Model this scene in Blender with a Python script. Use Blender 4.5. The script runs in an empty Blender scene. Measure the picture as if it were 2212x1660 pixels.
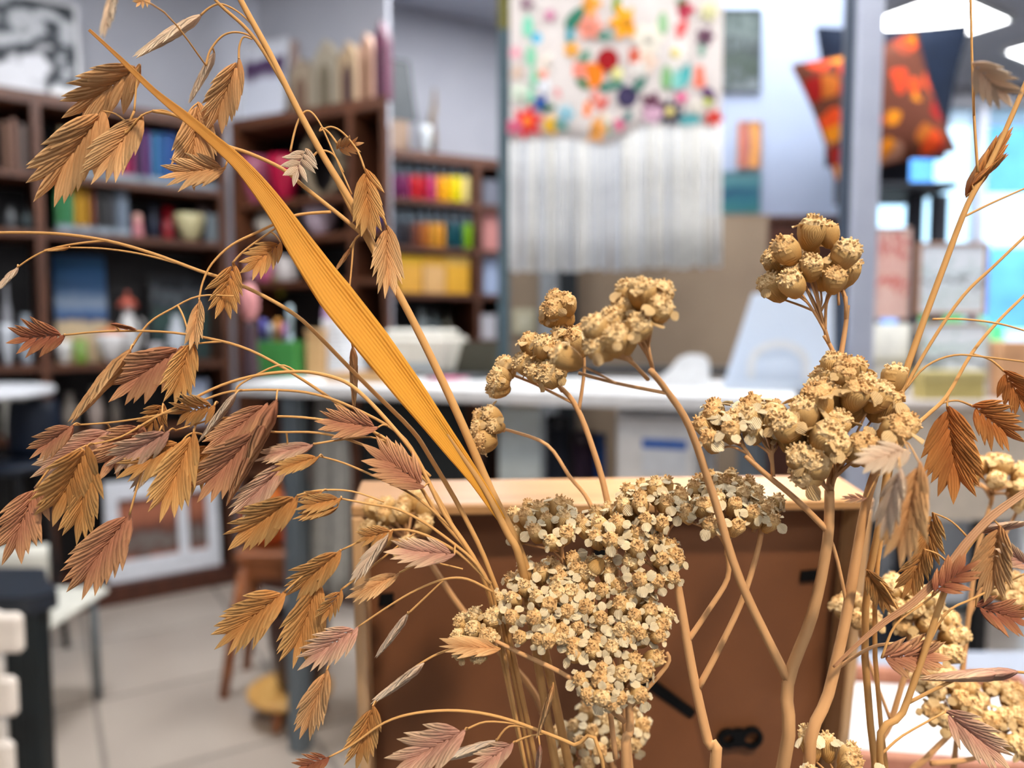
import bpy, math, random
from mathutils import Vector, Matrix

# ------------------------------------------------------------------ camera
F = 1660.0                       # focal length in pixels of the 2212 x 1660 frame
CX, CY = 1106.0, 830.0
CAM = Vector((0.0, 0.0, 1.0))
PITCH = math.radians(4.0)
FWD = Vector((0, math.cos(PITCH), -math.sin(PITCH)))
UP = Vector((0, math.sin(PITCH), math.cos(PITCH)))
RIGHT = Vector((1, 0, 0))
scene = bpy.context.scene
COL = scene.collection
cam_data = bpy.data.cameras.new('camera')
cam_data.sensor_width = 36.0
cam_data.lens = F / 2212.0 * 36.0
cam_data.clip_start = 0.01
cam_data.dof.use_dof = True
cam_data.dof.focus_distance = 0.262
cam_data.dof.aperture_fstop = cam_data.lens / 4.5      # about a 4.5 mm wide phone aperture
cam = bpy.data.objects.new('camera', cam_data)
cam.location = CAM
cam.rotation_euler = (math.pi / 2 - PITCH, 0, 0)
COL.objects.link(cam)
scene.camera = cam
scene.view_settings.view_transform = 'Standard'
scene.view_settings.look = 'None'
scene.view_settings.exposure = 0.55
scene.view_settings.gamma = 1.0
scene.view_settings.use_curve_mapping = False
cy = scene.cycles
cy.max_bounces = 5
cy.diffuse_bounces = 2
cy.glossy_bounces = 2
cy.transmission_bounces = 4
cy.transparent_max_bounces = 4
cy.use_adaptive_sampling = True
cy.adaptive_threshold = 0.08
cy.adaptive_min_samples = 24
cy.caustics_reflective = False
cy.caustics_refractive = False

# ------------------------------------------------------------------ world: bright overcast day
world = bpy.data.worlds.new('sky')
scene.world = world
world.use_nodes = True
bg = world.node_tree.nodes['Background']
bg.inputs['Color'].default_value = (0.62, 0.84, 1.0, 1)
bg.inputs['Strength'].default_value = 3.6

CEIL_W, SPOT_W = 12.0, 120.0

def area_light(name, loc, size, power, color, rot=(0, 0, 0)):
    l = bpy.data.lights.new(name, 'AREA')
    l.shape = 'RECTANGLE'
    l.size, l.size_y = size
    l.energy = power
    l.color = color
    o = bpy.data.objects.new(name, l)
    o.location = loc
    o.rotation_euler = rot
    COL.objects.link(o)
    return o

rnd = random.Random(7)
R = math.radians

# ------------------------------------------------------------------ pixel helpers (authoring only)
def ray(px, py):
    return FWD + RIGHT * ((px - CX) / F) + UP * (-(py - CY) / F)

def P(px, py, d):
    return CAM + ray(px, py) * d

def onY(px, py, Y):
    r = ray(px, py)
    return CAM + r * (Y / r.y)

def onZ(px, py, z):
    r = ray(px, py)
    return CAM + r * ((z - CAM.z) / r.z)

class Face:
    """a vertical plane: base point, heading of its local x axis; local y points away from the viewer"""
    def __init__(s, bx, by, deg):
        s.b = Vector((bx, by, 0)); s.t = R(deg)
        s.x = Vector((math.cos(s.t), math.sin(s.t), 0))
        s.y = Vector((-math.sin(s.t), math.cos(s.t), 0))
    def hit(s, px, py, ly=0.0):
        r = ray(px, py)
        o = s.b + s.y * ly
        k = (o - CAM).dot(s.y) / r.dot(s.y)
        p = CAM + r * k
        return (p - o).dot(s.x), p.z
    def at(s, lx, ly, z):
        p = s.b + s.x * lx + s.y * ly
        return Vector((p.x, p.y, z))

# ------------------------------------------------------------------ materials
def lin(c):
    out = []
    for v in c[:3]:
        v = v / 255.0
        out.append(v / 12.92 if v <= 0.04045 else ((v + 0.055) / 1.055) ** 2.4)
    return (out[0], out[1], out[2], 1.0)

MATS = {}
def mat(name, c, c2=None, rough=0.6, scale=20.0, stretch=(1, 1, 1), bump=0.0, metal=0.0,
        trans=0.0, coords='Object', emit=0.0, detail=3.0, amount=None, alpha=None, transmission=0.0):
    if name in MATS:
        return MATS[name]
    m = bpy.data.materials.new(name)
    m.use_nodes = True
    nt = m.node_tree
    b = nt.nodes['Principled BSDF']
    b.inputs['Roughness'].default_value = rough
    b.inputs['Metallic'].default_value = metal
    if transmission:
        b.inputs['Transmission Weight'].default_value = transmission
    tc = nt.nodes.new('ShaderNodeTexCoord')
    mp = nt.nodes.new('ShaderNodeMapping')
    mp.inputs['Scale'].default_value = stretch
    nt.links.new(tc.outputs[coords], mp.inputs['Vector'])
    nz = nt.nodes.new('ShaderNodeTexNoise')
    nz.inputs['Scale'].default_value = scale
    nz.inputs['Detail'].default_value = detail
    nt.links.new(mp.outputs['Vector'], nz.inputs['Vector'])
    if c2 is None:
        c2 = tuple(min(255, v * 0.90) for v in c)
    rp = nt.nodes.new('ShaderNodeValToRGB')
    rp.color_ramp.elements[0].position = 0.3
    rp.color_ramp.elements[1].position = 0.7
    rp.color_ramp.elements[0].color = lin(c2)
    rp.color_ramp.elements[1].color = lin(c)
    nt.links.new(nz.outputs['Fac'], rp.inputs['Fac'])
    nt.links.new(rp.outputs['Color'], b.inputs['Base Color'])
    if bump:
        bp = nt.nodes.new('ShaderNodeBump')
        bp.inputs['Strength'].default_value = bump
        bp.inputs['Distance'].default_value = 0.002
        nt.links.new(nz.outputs['Fac'], bp.inputs['Height'])
        nt.links.new(bp.outputs['Normal'], b.inputs['Normal'])
    if emit:
        b.inputs['Emission Color'].default_value = lin(c)
        b.inputs['Emission Strength'].default_value = emit
    if trans:
        out = nt.nodes['Material Output']
        tr = nt.nodes.new('ShaderNodeBsdfTranslucent')
        mx = nt.nodes.new('ShaderNodeMixShader')
        mx.inputs['Fac'].default_value = trans
        nt.links.new(rp.outputs['Color'], tr.inputs['Color'])
        nt.links.new(b.outputs['BSDF'], mx.inputs[1])
        nt.links.new(tr.outputs['BSDF'], mx.inputs[2])
        nt.links.new(mx.outputs['Shader'], out.inputs['Surface'])
    MATS[name] = m
    return m

def plain(c, rough=0.55, **k):
    key = 'paint_%d_%d_%d_%d' % (c[0], c[1], c[2], int(rough * 100))
    return mat(key, c, tuple(v * 0.93 for v in c), rough=rough, scale=30, **k)

def wood(name, c, c2, rough=0.5, stretch=(40, 4, 4), scale=1.5, bump=0.15):
    return mat(name, c, c2, rough=rough, scale=scale, stretch=stretch, bump=bump, detail=6)

# ------------------------------------------------------------------ mesh building
class MB:
    def __init__(s):
        s.v = []; s.f = []
    def quad_grid(s, rows, closed=False):
        n = len(rows[0]); o = len(s.v)
        for r in rows:
            s.v.extend(tuple(p) for p in r)
        for i in range(len(rows) - 1):
            for j in range(n if closed else n - 1):
                a = o + i * n + j; b = o + i * n + (j + 1) % n
                s.f.append((a, b, b + n, a + n))
        return s
    def box(s, x0, x1, y0, y1, z0, z1, bevel=0.0):
        if bevel <= 0:
            o = len(s.v)
            s.v += [(x0, y0, z0), (x1, y0, z0), (x1, y1, z0), (x0, y1, z0), (x0, y0, z1), (x1, y0, z1), (x1, y1, z1), (x0, y1, z1)]
            s.f += [tuple(o + i for i in q) for q in ((3, 2, 1, 0), (4, 5, 6, 7), (0, 1, 5, 4), (1, 2, 6, 5), (2, 3, 7, 6), (3, 0, 4, 7))]
            return s
        b = min(bevel, (x1 - x0) / 2.01, (y1 - y0) / 2.01, (z1 - z0) / 2.01)
        def ring(z, k):
            return [(x0 + k, y0 + b, z), (x0 + b, y0 + k, z), (x1 - b, y0 + k, z), (x1 - k, y0 + b, z),
                    (x1 - k, y1 - b, z), (x1 - b, y1 - k, z), (x0 + b, y1 - k, z), (x0 + k, y1 - b, z)]
        o = len(s.v)
        s.quad_grid([ring(z0, b), ring(z0 + b, 0), ring(z1 - b, 0), ring(z1, b)], closed=True)
        s.f.append(tuple(o + i for i in reversed(range(8))))
        s.f.append(tuple(o + 24 + i for i in range(8)))
        return s
    def tube(s, pts, rad, n=7, cap=True, rib=0.0):
        pts = [Vector(p) for p in pts]
        if not hasattr(rad, '__len__'):
            rad = [rad] * len(pts)
        rows = []
        prev = None
        for i, p in enumerate(pts):
            if i == 0: t = pts[1] - p
            elif i == len(pts) - 1: t = p - pts[i - 1]
            else: t = pts[i + 1] - pts[i - 1]
            t = t.normalized() if t.length > 1e-9 else Vector((0, 0, 1))
            if prev is None:
                ref = Vector((0, 1, 0)) if abs(t.y) < 0.9 else Vector((1, 0, 0))
                u = t.cross(ref).normalized()
            else:
                u = prev - t * prev.dot(t)
                u = u.normalized() if u.length > 1e-6 else t.orthogonal().normalized()
            prev = u
            w = t.cross(u)
            rows.append([p + (u * math.cos(2 * math.pi * k / n) + w * math.sin(2 * math.pi * k / n)) * rad[i] * (1 + rib * (1 if k % 2 else -1)) for k in range(n)])
        o = len(s.v)
        s.quad_grid(rows, closed=True)
        if cap:
            s.f.append(tuple(o + i for i in reversed(range(n))))
            e = o + (len(rows) - 1) * n
            s.f.append(tuple(e + i for i in range(n)))
        return s
    def lathe(s, prof, c=(0, 0, 0), n=20, rib=0.0, ribs=8):
        rows = []
        for r, z in prof:
            rows.append([(c[0] + r * (1 + rib * math.cos(ribs * 2 * math.pi * k / n)) * math.cos(2 * math.pi * k / n),
                          c[1] + r * (1 + rib * math.cos(ribs * 2 * math.pi * k / n)) * math.sin(2 * math.pi * k / n), c[2] + z) for k in range(n)])
        o = len(s.v)
        s.quad_grid(rows, closed=True)
        s.f.append(tuple(o + i for i in reversed(range(n))))
        e = o + (len(rows) - 1) * n
        s.f.append(tuple(e + i for i in range(n)))
        return s
    def prism(s, poly, y0, y1):
        """polygon in the xz plane pushed along y"""
        o = len(s.v); n = len(poly)
        s.v += [(p[0], y0, p[1]) for p in poly] + [(p[0], y1, p[1]) for p in poly]
        s.f.append(tuple(o + i for i in range(n)))
        s.f.append(tuple(o + n + i for i in reversed(range(n))))
        for i in range(n):
            j = (i + 1) % n
            s.f.append((o + j, o + i, o + n + i, o + n + j))
        return s
    def slab(s, poly, z0, z1):
        o = len(s.v); n = len(poly)
        s.v += [(p[0], p[1], z0) for p in poly] + [(p[0], p[1], z1) for p in poly]
        s.f.append(tuple(o + i for i in reversed(range(n))))
        s.f.append(tuple(o + n + i for i in range(n)))
        for i in range(n):
            j = (i + 1) % n
            s.f.append((o + i, o + j, o + n + j, o + n + i))
        return s
    def blob(s, c, r, nu=12, nv=8, f=None):
        rows = []
        for i in range(nv + 1):
            th = math.pi * (0.001 + 0.998 * i / nv)
            row = []
            for k in range(nu):
                ph = 2 * math.pi * k / nu
                d = Vector((math.sin(th) * math.cos(ph), math.sin(th) * math.sin(ph), math.cos(th)))
                q = 1.0 if f is None else f(th, ph)
                row.append((c[0] + d.x * r[0] * q, c[1] + d.y * r[1] * q, c[2] + d.z * r[2] * q))
            rows.append(row)
        return s.quad_grid(rows, closed=True)
    def moved(s, m):
        s.v = [tuple(m @ Vector(p)) for p in s.v]
        return s
    def mesh(s, name, m, smooth=False):
        me = bpy.data.meshes.new(name)
        me.from_pydata([tuple(p) for p in s.v], [], s.f)
        if m is not None:
            me.materials.append(m)
        if smooth:
            me.polygons.foreach_set('use_smooth', [True] * len(me.polygons))
        me.update()
        return me
    def build(s, name, m, parent=None, smooth=False, loc=None, rot=None):
        o = bpy.data.objects.new(name, s.mesh(name, m, smooth))
        COL.objects.link(o)
        if parent is not None:
            o.parent = parent
        if loc is not None: o.location = loc
        if rot is not None: o.rotation_euler = rot
        return o

def tag(o, label, cat, group=None):
    o['label'] = label; o['category'] = cat
    if group: o['group'] = group
    return o

def thing(name, label, cat, loc=(0, 0, 0), rz=0.0, group=None):
    o = bpy.data.objects.new(name, None)
    o.empty_display_size = 0.02
    COL.objects.link(o)
    o.location = loc
    o.rotation_euler = (0, 0, rz)
    return tag(o, label, cat, group)

def struct(o):
    o['kind'] = 'structure'
    return o

def inst(me, name, parent, m):
    o = bpy.data.objects.new(name, me)
    COL.objects.link(o)
    o.parent = parent
    o.matrix_basis = m
    return o
# ------------------------------------------------------------------ room shell
M_wall = mat('wall_paint', (176, 177, 185), (170, 171, 180), rough=0.85, scale=6)
M_ceil = mat('ceiling_paint', (206, 213, 228), (200, 207, 222), rough=0.9, scale=4)
M_tile = mat('floor_tile', (182, 170, 158), (168, 156, 145), rough=0.35, scale=3, detail=6)
M_grout = mat('floor_grout', (150, 140, 131), (135, 126, 118), rough=0.9, scale=40)
M_dark = wood('dark_walnut', (104, 60, 36), (62, 34, 19))
M_plinth = wood('red_brown_wood', (88, 44, 26), (60, 28, 16))
M_back = wood('bookcase_back', (24, 18, 17), (16, 12, 12))  # near black: the deep shadow inside the cases is put into this colour
M_white = plain((236, 236, 236), 0.4)
M_white2 = plain((222, 224, 228), 0.55)
M_black = plain((22, 24, 27), 0.4)
M_steel = mat('grey_steel', (112, 122, 130), (96, 106, 114), rough=0.35, metal=0.3, scale=10)
M_alu = mat('pale_aluminium', (196, 200, 214), (184, 188, 204), rough=0.4, metal=0.1, scale=10)
M_glass = None
def glass_mat():
    global M_glass
    if M_glass: return M_glass
    m = bpy.data.materials.new('clear_glass'); m.use_nodes = True
    nt = m.node_tree; b = nt.nodes['Principled BSDF']
    b.inputs['Base Color'].default_value = (0.9, 0.97, 1, 1)
    b.inputs['Roughness'].default_value = 0.02
    b.inputs['IOR'].default_value = 1.15
    b.inputs['Transmission Weight'].default_value = 1.0
    nz = nt.nodes.new('ShaderNodeTexNoise'); nz.inputs['Scale'].default_value = 3.0
    mr = nt.nodes.new('ShaderNodeMapRange')
    mr.inputs['To Min'].default_value = 0.0; mr.inputs['To Max'].default_value = 0.05
    nt.links.new(nz.outputs['Fac'], mr.inputs['Value']); nt.links.new(mr.outputs['Result'], b.inputs['Roughness'])
    M_glass = m
    return m

CEIL = 2.55
fa = Face(-1.677, 2.579, 36.4)          # bookcase against the wall on the left
fc = Face(-1.093, 3.009, -26.4)         # bookcase on the short wall
fb = Face(-0.539, 3.427, 27.5)          # paint shelf on the far wall
LA = 0.725                              # length of fa up to the corner
LC = 0.745

# floor: a grout bed with tiles laid on it
fl = struct(MB().box(-4.2, 5.0, -2.6, 9.5, -0.06, -0.004).build('floor', M_grout))
TS, TG = 0.45, 0.007
ft = R(31.5)
tile_me = MB().box(-TS / 2 + TG, TS / 2 - TG, -TS / 2 + TG, TS / 2 - TG, -0.004, 0.0, bevel=0.0015).mesh('tile', M_tile)
org = onZ(205, 1515, 0.0)
for i in range(-5, 9):
    for j in range(-5, 8):
        lx, ly = (i + 0.5) * TS, (j + 0.5) * TS
        x = org.x + lx * math.cos(ft) - ly * math.sin(ft)
        y = org.y + lx * math.sin(ft) + ly * math.cos(ft)
        if not (-2.9 < x < 3.6 and -0.2 < y < 4.4) or y > 4.0 + 0.4 * x:
            continue
        t = inst(tile_me, 'tile', fl, Matrix.Translation((x, y, 0)) @ Matrix.Rotation(ft, 4, 'Z'))
struct(MB().box(-4.2, 5.0, -2.6, 6.0, CEIL, CEIL + 0.05).build('ceiling', M_ceil))

def wall_seg(name, a, b, th=0.08, z0=0.0, z1=CEIL, m=None):
    a = Vector((a[0], a[1], 0)); b = Vector((b[0], b[1], 0))
    d = b - a
    o = MB().box(0, d.length, 0, th, z0, z1).build(name, m or M_wall, None, loc=a, rot=(0, 0, math.atan2(d.y, d.x)))
    return struct(o)

WA = 0.30                               # bookcase depth
pa0 = fa.at(-3.2, WA + 0.01, 0); pcorner = fa.at(LA + 0.35, WA + 0.01, 0)
wall_seg('wall_left', pa0, pcorner)
WC, MIT = 0.22, 0.712                 # the short bookcase and its wall end on a mitre
pc0 = fc.at(-0.05, WC + 0.006, 0); pc1 = fc.at(LC - MIT * (WC + 0.006) + 0.004, WC + 0.006, 0)
wall_seg('wall_partition', pc0, pc1, th=0.02)
pb0 = fb.at(-2.2, 0.31, 0); pb1 = fb.at(2.75, 0.31, 0)
wall_seg('wall_back', pb0, pb1)
struct(MB().box(-4.2, 5.0, -2.68, -2.6, 0, CEIL).build('wall_rear', M_wall))
struct(MB().box(-4.28, -4.2, -2.6, 6.0, 0, CEIL).build('wall_side', M_wall))
struct(MB().box(5.0, 5.08, -2.6, 5.2, 0, CEIL).build('wall_right', M_wall))
# street window wall: low parapet, header, posts, panes
WY = 5.0
wx0 = pb1.x - 0.02
struct(MB().box(wx0, 5.0, WY, WY + 0.1, 0, 0.35).build('wall_front', M_wall))
struct(MB().box(wx0, 5.0, WY, WY + 0.1, 2.42, CEIL).build('trim_1', M_wall))
win = struct(MB().box(wx0, wx0 + 0.06, WY, WY + 0.1, 0.35, 2.42).build('window_1', M_alu))
for k, x in enumerate((2.98, 3.95, 4.94)):
    MB().box(x, x + 0.06, WY, WY + 0.1, 0.35, 2.42, bevel=0.004).build('mullion', M_alu, win)
xs = (wx0 + 0.06, 2.98, 3.95, 4.94)
for a, b in zip(xs[:-1], xs[1:]):
    MB().box(a + 0.06 if a != xs[0] else a, b, WY + 0.045, WY + 0.051, 0.35, 2.42).build('pane', glass_mat(), win)

# ------------------------------------------------------------------ ceiling lights (fluorescent panels in view, plus added unseen ones)
M_tube = mat('lit_diffuser', (255, 255, 255), (250, 252, 255), emit=9.0, rough=0.5)
M_tube.cycles.emission_sampling = 'NONE'      # the panel's area lamp does the lighting
def ceiling_panel(cx, cy, rz, label, sx=0.30, sy=0.30, watt=CEIL_W):
    t = thing('ceiling_light', label, 'ceiling light', (cx, cy, CEIL), rz)
    f = MB()
    f.box(-sx, sx, -sy, -sy + 0.02, -0.03, 0); f.box(-sx, sx, sy - 0.02, sy, -0.03, 0)
    f.box(-sx, -sx + 0.02, -sy + 0.02, sy - 0.02, -0.03, 0); f.box(sx - 0.02, sx, -sy + 0.02, sy - 0.02, -0.03, 0)
    f.build('frame', M_white, t)
    MB().box(-sx + 0.02, sx - 0.02, -sy + 0.02, sy - 0.02, -0.025, -0.012).build('diffuser', M_tube, t)
    l = area_light('panel_light', (cx, cy, CEIL - 0.035), (sx * 1.8, sy * 1.8), watt, (0.93, 0.96, 1.0), (0, 0, rz))
ceiling_panel(2.06, 3.98, R(33), 'square white fluorescent ceiling panel glowing above the tilted floral cushion')
ceiling_panel(3.10, 5.0 - 0.75, R(33), 'small far ceiling light glowing to the right of the navy cushion')
ceiling_panel(-0.9, 1.7, R(33), 'added unseen ceiling light over the tiled floor before the bookcases', watt=CEIL_W * 1.5)  # unseen panel added to light the left of the room
ceiling_panel(0.55, 1.15, R(33), 'added unseen ceiling light in front of the white work desk', watt=CEIL_W * 0.62)  # out of view, added to light the hanging and desk from the front
ceiling_panel(-0.6, -1.9, R(33), 'added unseen ceiling light behind the viewer on the left', watt=CEIL_W * 1.3)  # unseen, added for more frontal light
ceiling_panel(1.4, -1.7, R(33), 'added unseen ceiling light behind the viewer on the right', watt=CEIL_W * 1.3)  # another unseen panel, added to brighten surfaces facing the camera
ceiling_panel(1.60, 1.65, R(33), 'added unseen ceiling light between the metal post and the display table', watt=CEIL_W * 0.9)  # added out of view to brighten the column, cushions and prints
ceiling_panel(0.90, 2.58, R(33), 'added unseen ceiling light before the white wall column', watt=CEIL_W * 0.30)  # added, unseen: gives the frame's top rail a bright reflection
ceiling_panel(0.05, 3.0, R(33), 'added unseen ceiling light before the paint shelf', watt=CEIL_W * 0.8)  # unseen panel added to lift the dark far wall

# warm halogen spotlight aimed at the dried flowers, and an added one over the frame
def spotlight(label, x, y, tgt, watt, cone, blend, color=(1.0, 0.84, 0.63), soft=0.06):
    t = thing('spotlight', label, 'spotlight', (x, y, CEIL))
    MB().lathe([(0.045, 0), (0.045, -0.02), (0.012, -0.025), (0.012, -0.09)], n=16).build('mount', M_white2, t, smooth=True)
    MB().lathe([(0.03, -0.09), (0.042, -0.10), (0.05, -0.19), (0.044, -0.19), (0.03, -0.12)], n=18).build('housing', M_white2, t, smooth=True)
    sp = bpy.data.lights.new('halogen', 'SPOT')
    sp.energy = watt; sp.color = color; sp.spot_size = R(cone); sp.spot_blend = blend; sp.shadow_soft_size = soft
    so = bpy.data.objects.new('halogen', sp); COL.objects.link(so)
    so.location = (x, y, CEIL - 0.2)
    so.rotation_euler = (Vector(tgt) - so.location).to_track_quat('-Z', 'Y').to_euler()
spotlight('warm halogen ceiling spotlight shining on the dried grasses from the front', 0.45, -0.70, (0.0, 0.30, 0.95), SPOT_W, 50, 0.6)
spotlight('added unseen warm spotlight right above the wooden frame', 0.34, 0.40, (0.175, 0.445, 0.92), SPOT_W * 1.4, 15, 1.0, (1.0, 0.90, 0.76))  # lamp added to whiten the right end of the frame's top

# ------------------------------------------------------------------ outdoors
M_street = mat('pale_pavement', (205, 208, 210), (185, 188, 192), rough=0.9, scale=2)
struct(MB().box(-2, 16, 5.12, 24, -0.1, -0.005).build('ground_street', M_street))
bl = thing('building', 'pale facade across the street seen through the shop window', 'building', (7.5, 15, 0))
MB().box(-5.5, 6, 0, 4, 0, 7).build('wall', plain((214, 222, 228), 0.8), bl)
M_bwin = mat('blue_window_glass', (90, 150, 210), (60, 110, 170), rough=0.1, scale=1)
for i in range(5):
    for j in range(2):
        w = MB().box(-4.8 + i * 2.1, -3.6 + i * 2.1, -0.03, 0.02, 1.0 + j * 2.6, 2.6 + j * 2.6).build('window', M_bwin, bl)
        MB().box(-4.9 + i * 2.1, -3.5 + i * 2.1, -0.10, -0.03, 0.92 + j * 2.6, 1.0 + j * 2.6).build('sill', M_white, w)
sh = thing('hedge', 'bright green bush standing outside the shop window', 'bush', (4.2, 7.4, 0))
MB().blob((0, 0, 0.62), (0.5, 0.35, 0.62), 16, 10, lambda th, ph: 1 + 0.12 * math.sin(5 * ph + 3 * th) + 0.1 * math.sin(9 * th + 2 * ph)).build('foliage', mat('leaf_green', (70, 190, 90), (40, 130, 60), scale=14, bump=0.5), sh, smooth=True)
MB().tube([(0, 0, 0), (0, 0, 0.3)], 0.05).build('trunk', M_dark, sh)

# ------------------------------------------------------------------ bookcases
def bookcase(face, label, uprights, shelves, z_top, x0, x1, plinth=0.07, depth=WA, mitre=0.0):
    """uprights: local x of boards; shelves: list of z"""
    t = thing('bookcase', label, 'bookcase', face.b, face.t)
    T = 0.026
    cut = lambda y: mitre * max(0.0, y)
    MB().slab([(x0, 0), (x1, 0), (x1 - cut(depth), depth), (x0, depth)], z_top - 0.04, z_top).build('top_board', M_dark, t)
    for u in uprights:
        k = cut(depth) if u == max(uprights) else 0.0
        MB().slab([(u - T / 2, 0), (u + T / 2, 0), (u + T / 2 - k, depth), (u - T / 2 - k, depth)], plinth, z_top - 0.04).build('upright', M_dark, t)
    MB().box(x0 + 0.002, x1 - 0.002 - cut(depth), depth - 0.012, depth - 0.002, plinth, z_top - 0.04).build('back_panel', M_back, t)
    if plinth:
        MB().slab([(x0, -0.015), (x1, -0.015), (x1 - cut(depth), depth), (x0, depth)], 0, plinth).build('plinth', M_plinth, t)
    us = sorted(uprights)
    for a, b in zip(us[:-1], us[1:]):
        for z in shelves:
            k = cut(depth - 0.016) if b == us[-1] else 0.0
            MB().slab([(a + T / 2, 0.004), (b - T / 2, 0.004), (b - T / 2 - k, depth - 0.012), (a + T / 2, depth - 0.012)], z - 0.022, z).build('shelf', M_dark, t)
    return t

def zA(px, py): return fa.hit(px, py)[1]
ua = fa.hit(92, 600)[0]
shA = [zA(240, 388), zA(240, 508), zA(240, 786), zA(240, 935)]
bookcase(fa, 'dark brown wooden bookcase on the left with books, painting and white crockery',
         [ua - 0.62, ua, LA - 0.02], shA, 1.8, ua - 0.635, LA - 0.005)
zb = fa.hit(330, 1268)[1]

def zC(px, py): return fc.hit(px, py)[1]
uc1 = fc.hit(757, 400)[0]
shC = [zC(640, 428), zC(640, 508), zC(640, 606), zC(640, 760), 0.45]
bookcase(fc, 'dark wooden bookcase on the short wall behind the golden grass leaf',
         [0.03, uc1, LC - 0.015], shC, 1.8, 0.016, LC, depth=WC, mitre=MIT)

ub0, ub1, ub2 = fb.hit(838, 500)[0] - 0.10, fb.hit(1033, 500)[0], fb.hit(1120, 500)[0]
def zB(px, py): return fb.hit(px, py)[1]
shB = [zB(940, 432), zB(940, 534), zB(940, 634), zB(940, 735)]
bookcase(fb, 'narrow dark shelf unit holding rows of coloured paint jars', [ub0, ub1, ub2], shB, 1.8, ub0 - 0.014, ub2 + 0.014, depth=0.29)

# ------------------------------------------------------------------ props that fill the shelves
def rect(face, r, ly):
    (x0, z1), (x1, z0) = face.hit(r[0], r[1], ly), face.hit(r[2], r[3], ly)
    return x0, x1, z0, z1

M_pages = mat('book_pages', (226, 218, 200), (205, 196, 176), rough=0.9, scale=2, stretch=(200, 1, 1))
def book(face, r, c, z0, label, ly=0.05, depth=0.16, group=None, lean=0.0):
    x0, x1, _, z1 = rect(face, r, ly)
    w, h = max(0.012, x1 - x0 - 0.001), z1 - z0
    t = thing('book', label, 'book', face.at((x0 + x1) / 2, ly, z0 + 0.0005), face.t, group)
    th = min(0.003, w * 0.2)
    b = MB()
    b.box(-w / 2, -w / 2 + th, 0, depth, 0, h); b.box(w / 2 - th, w / 2, 0, depth, 0, h); b.box(-w / 2, w / 2, 0, th, 0, h)
    cv = MB(); n = 5
    prof = [(-w / 2, depth), (-w / 2, 0.004)] + [(-w / 2 * math.cos(math.pi * k / n), 0.004 - 0.006 * math.sin(math.pi * k / n)) for k in range(1, n)] + [(w / 2, 0.004), (w / 2, depth),
            (w / 2 - th, depth), (w / 2 - th, 0.006), (-w / 2 + th, 0.006), (-w / 2 + th, depth)]
    cv.slab(prof, 0, h)
    cv.build('cover', plain(c, 0.5), t)
    MB().box(-w / 2 + th, w / 2 - th, 0.007, depth - 0.004, 0.003, h - 0.003).build('pages', M_pages, t)
    return t

sA0, sA1, sA2, sA3 = shA
cols1 = [((225, 290, 241, 380), (120, 25, 40), 'dark red'), ((241, 288, 259, 380), (206, 74, 48), 'orange red'), ((259, 286, 276, 380), (178, 24, 70), 'crimson'),
         ((276, 286, 291, 380), (150, 20, 84), 'magenta'), ((291, 284, 309, 380), (62, 24, 70), 'dark plum'), ((309, 284, 326, 380), (100, 46, 110), 'purple'),
         ((326, 286, 344, 380), (40, 110, 158), 'teal blue'), ((344, 286, 362, 380), (30, 92, 156), 'mid blue'), ((362, 286, 382, 380), (24, 76, 150), 'deep blue'),
         ((127, 276, 143, 380), (150, 130, 96), 'khaki'), ((144, 280, 160, 380), (120, 98, 70), 'olive brown')]
for r, c, n in cols1:
    book(fa, r, c, sA0, n + ' book spine on the upper shelf of the left bookcase', group='books on the upper shelf')
cols2 = [((118, 402, 139, 500), (48, 120, 66), 'green first'), ((139, 404, 160, 500), (60, 134, 84), 'lighter green'), ((160, 402, 178, 500), (198, 148, 26), 'golden yellow'),
         ((178, 402, 195, 500), (184, 132, 18), 'mustard'), ((195, 406, 208, 500), (122, 62, 44), 'rust brown'), ((208, 408, 228, 500), (42, 40, 40), 'charcoal'),
         ((228, 410, 250, 500), (56, 56, 60), 'dark grey'), ((250, 404, 280, 500), (104, 116, 132), 'slate blue grey')]
for r, c, n in cols2:
    book(fa, r, c, sA1, n + ' book on the second shelf of the left bookcase', group='books on the second shelf')
for k, (r, c, n) in enumerate([((4, 262, 22, 370), (132, 96, 76), 'tan'), ((22, 256, 40, 370), (150, 112, 96), 'pinkish tan'), ((40, 268, 62, 370), (110, 92, 84), 'grey brown')]):
    book(fa, r, c, sA0, n + ' book in the far left compartment of the bookcase')

# pale label rails clipped along the shelf fronts
M_rail = mat('clear_grey_rail', (118, 128, 138), (100, 112, 124), rough=0.25, scale=8, stretch=(30, 1, 1))
for r, z, lab in (((128, 360, 470, 384), sA0, 'grey acrylic price rail in front of the upper row of books'), ((122, 484, 285, 506), sA1, 'grey acrylic price rail in front of the green and yellow books')):
    x0, x1, _, z1 = rect(fa, r, 0.012)
    t = thing('price_rail', lab, 'rail', fa.at((x0 + x1) / 2, 0.012, z), fa.t)
    w = x1 - x0
    MB().prism([(-w / 2, 0.0005), (w / 2, 0.0005), (w / 2, z1 - z), (-w / 2, z1 - z)], 0, 0.003).build('front_strip', M_rail, t)
    MB().box(-w / 2, w / 2, 0.003, 0.03, 0.0005, 0.0035).build('foot', M_rail, t)
    for k in range(4):
        MB().box(-w / 2 + w * (k + 0.15) / 4, -w / 2 + w * (k + 0.85) / 4, -0.0012, 0, 0.005, (z1 - z) - 0.004).build('price_card', plain((140, 150, 160), 0.5), t)

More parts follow.
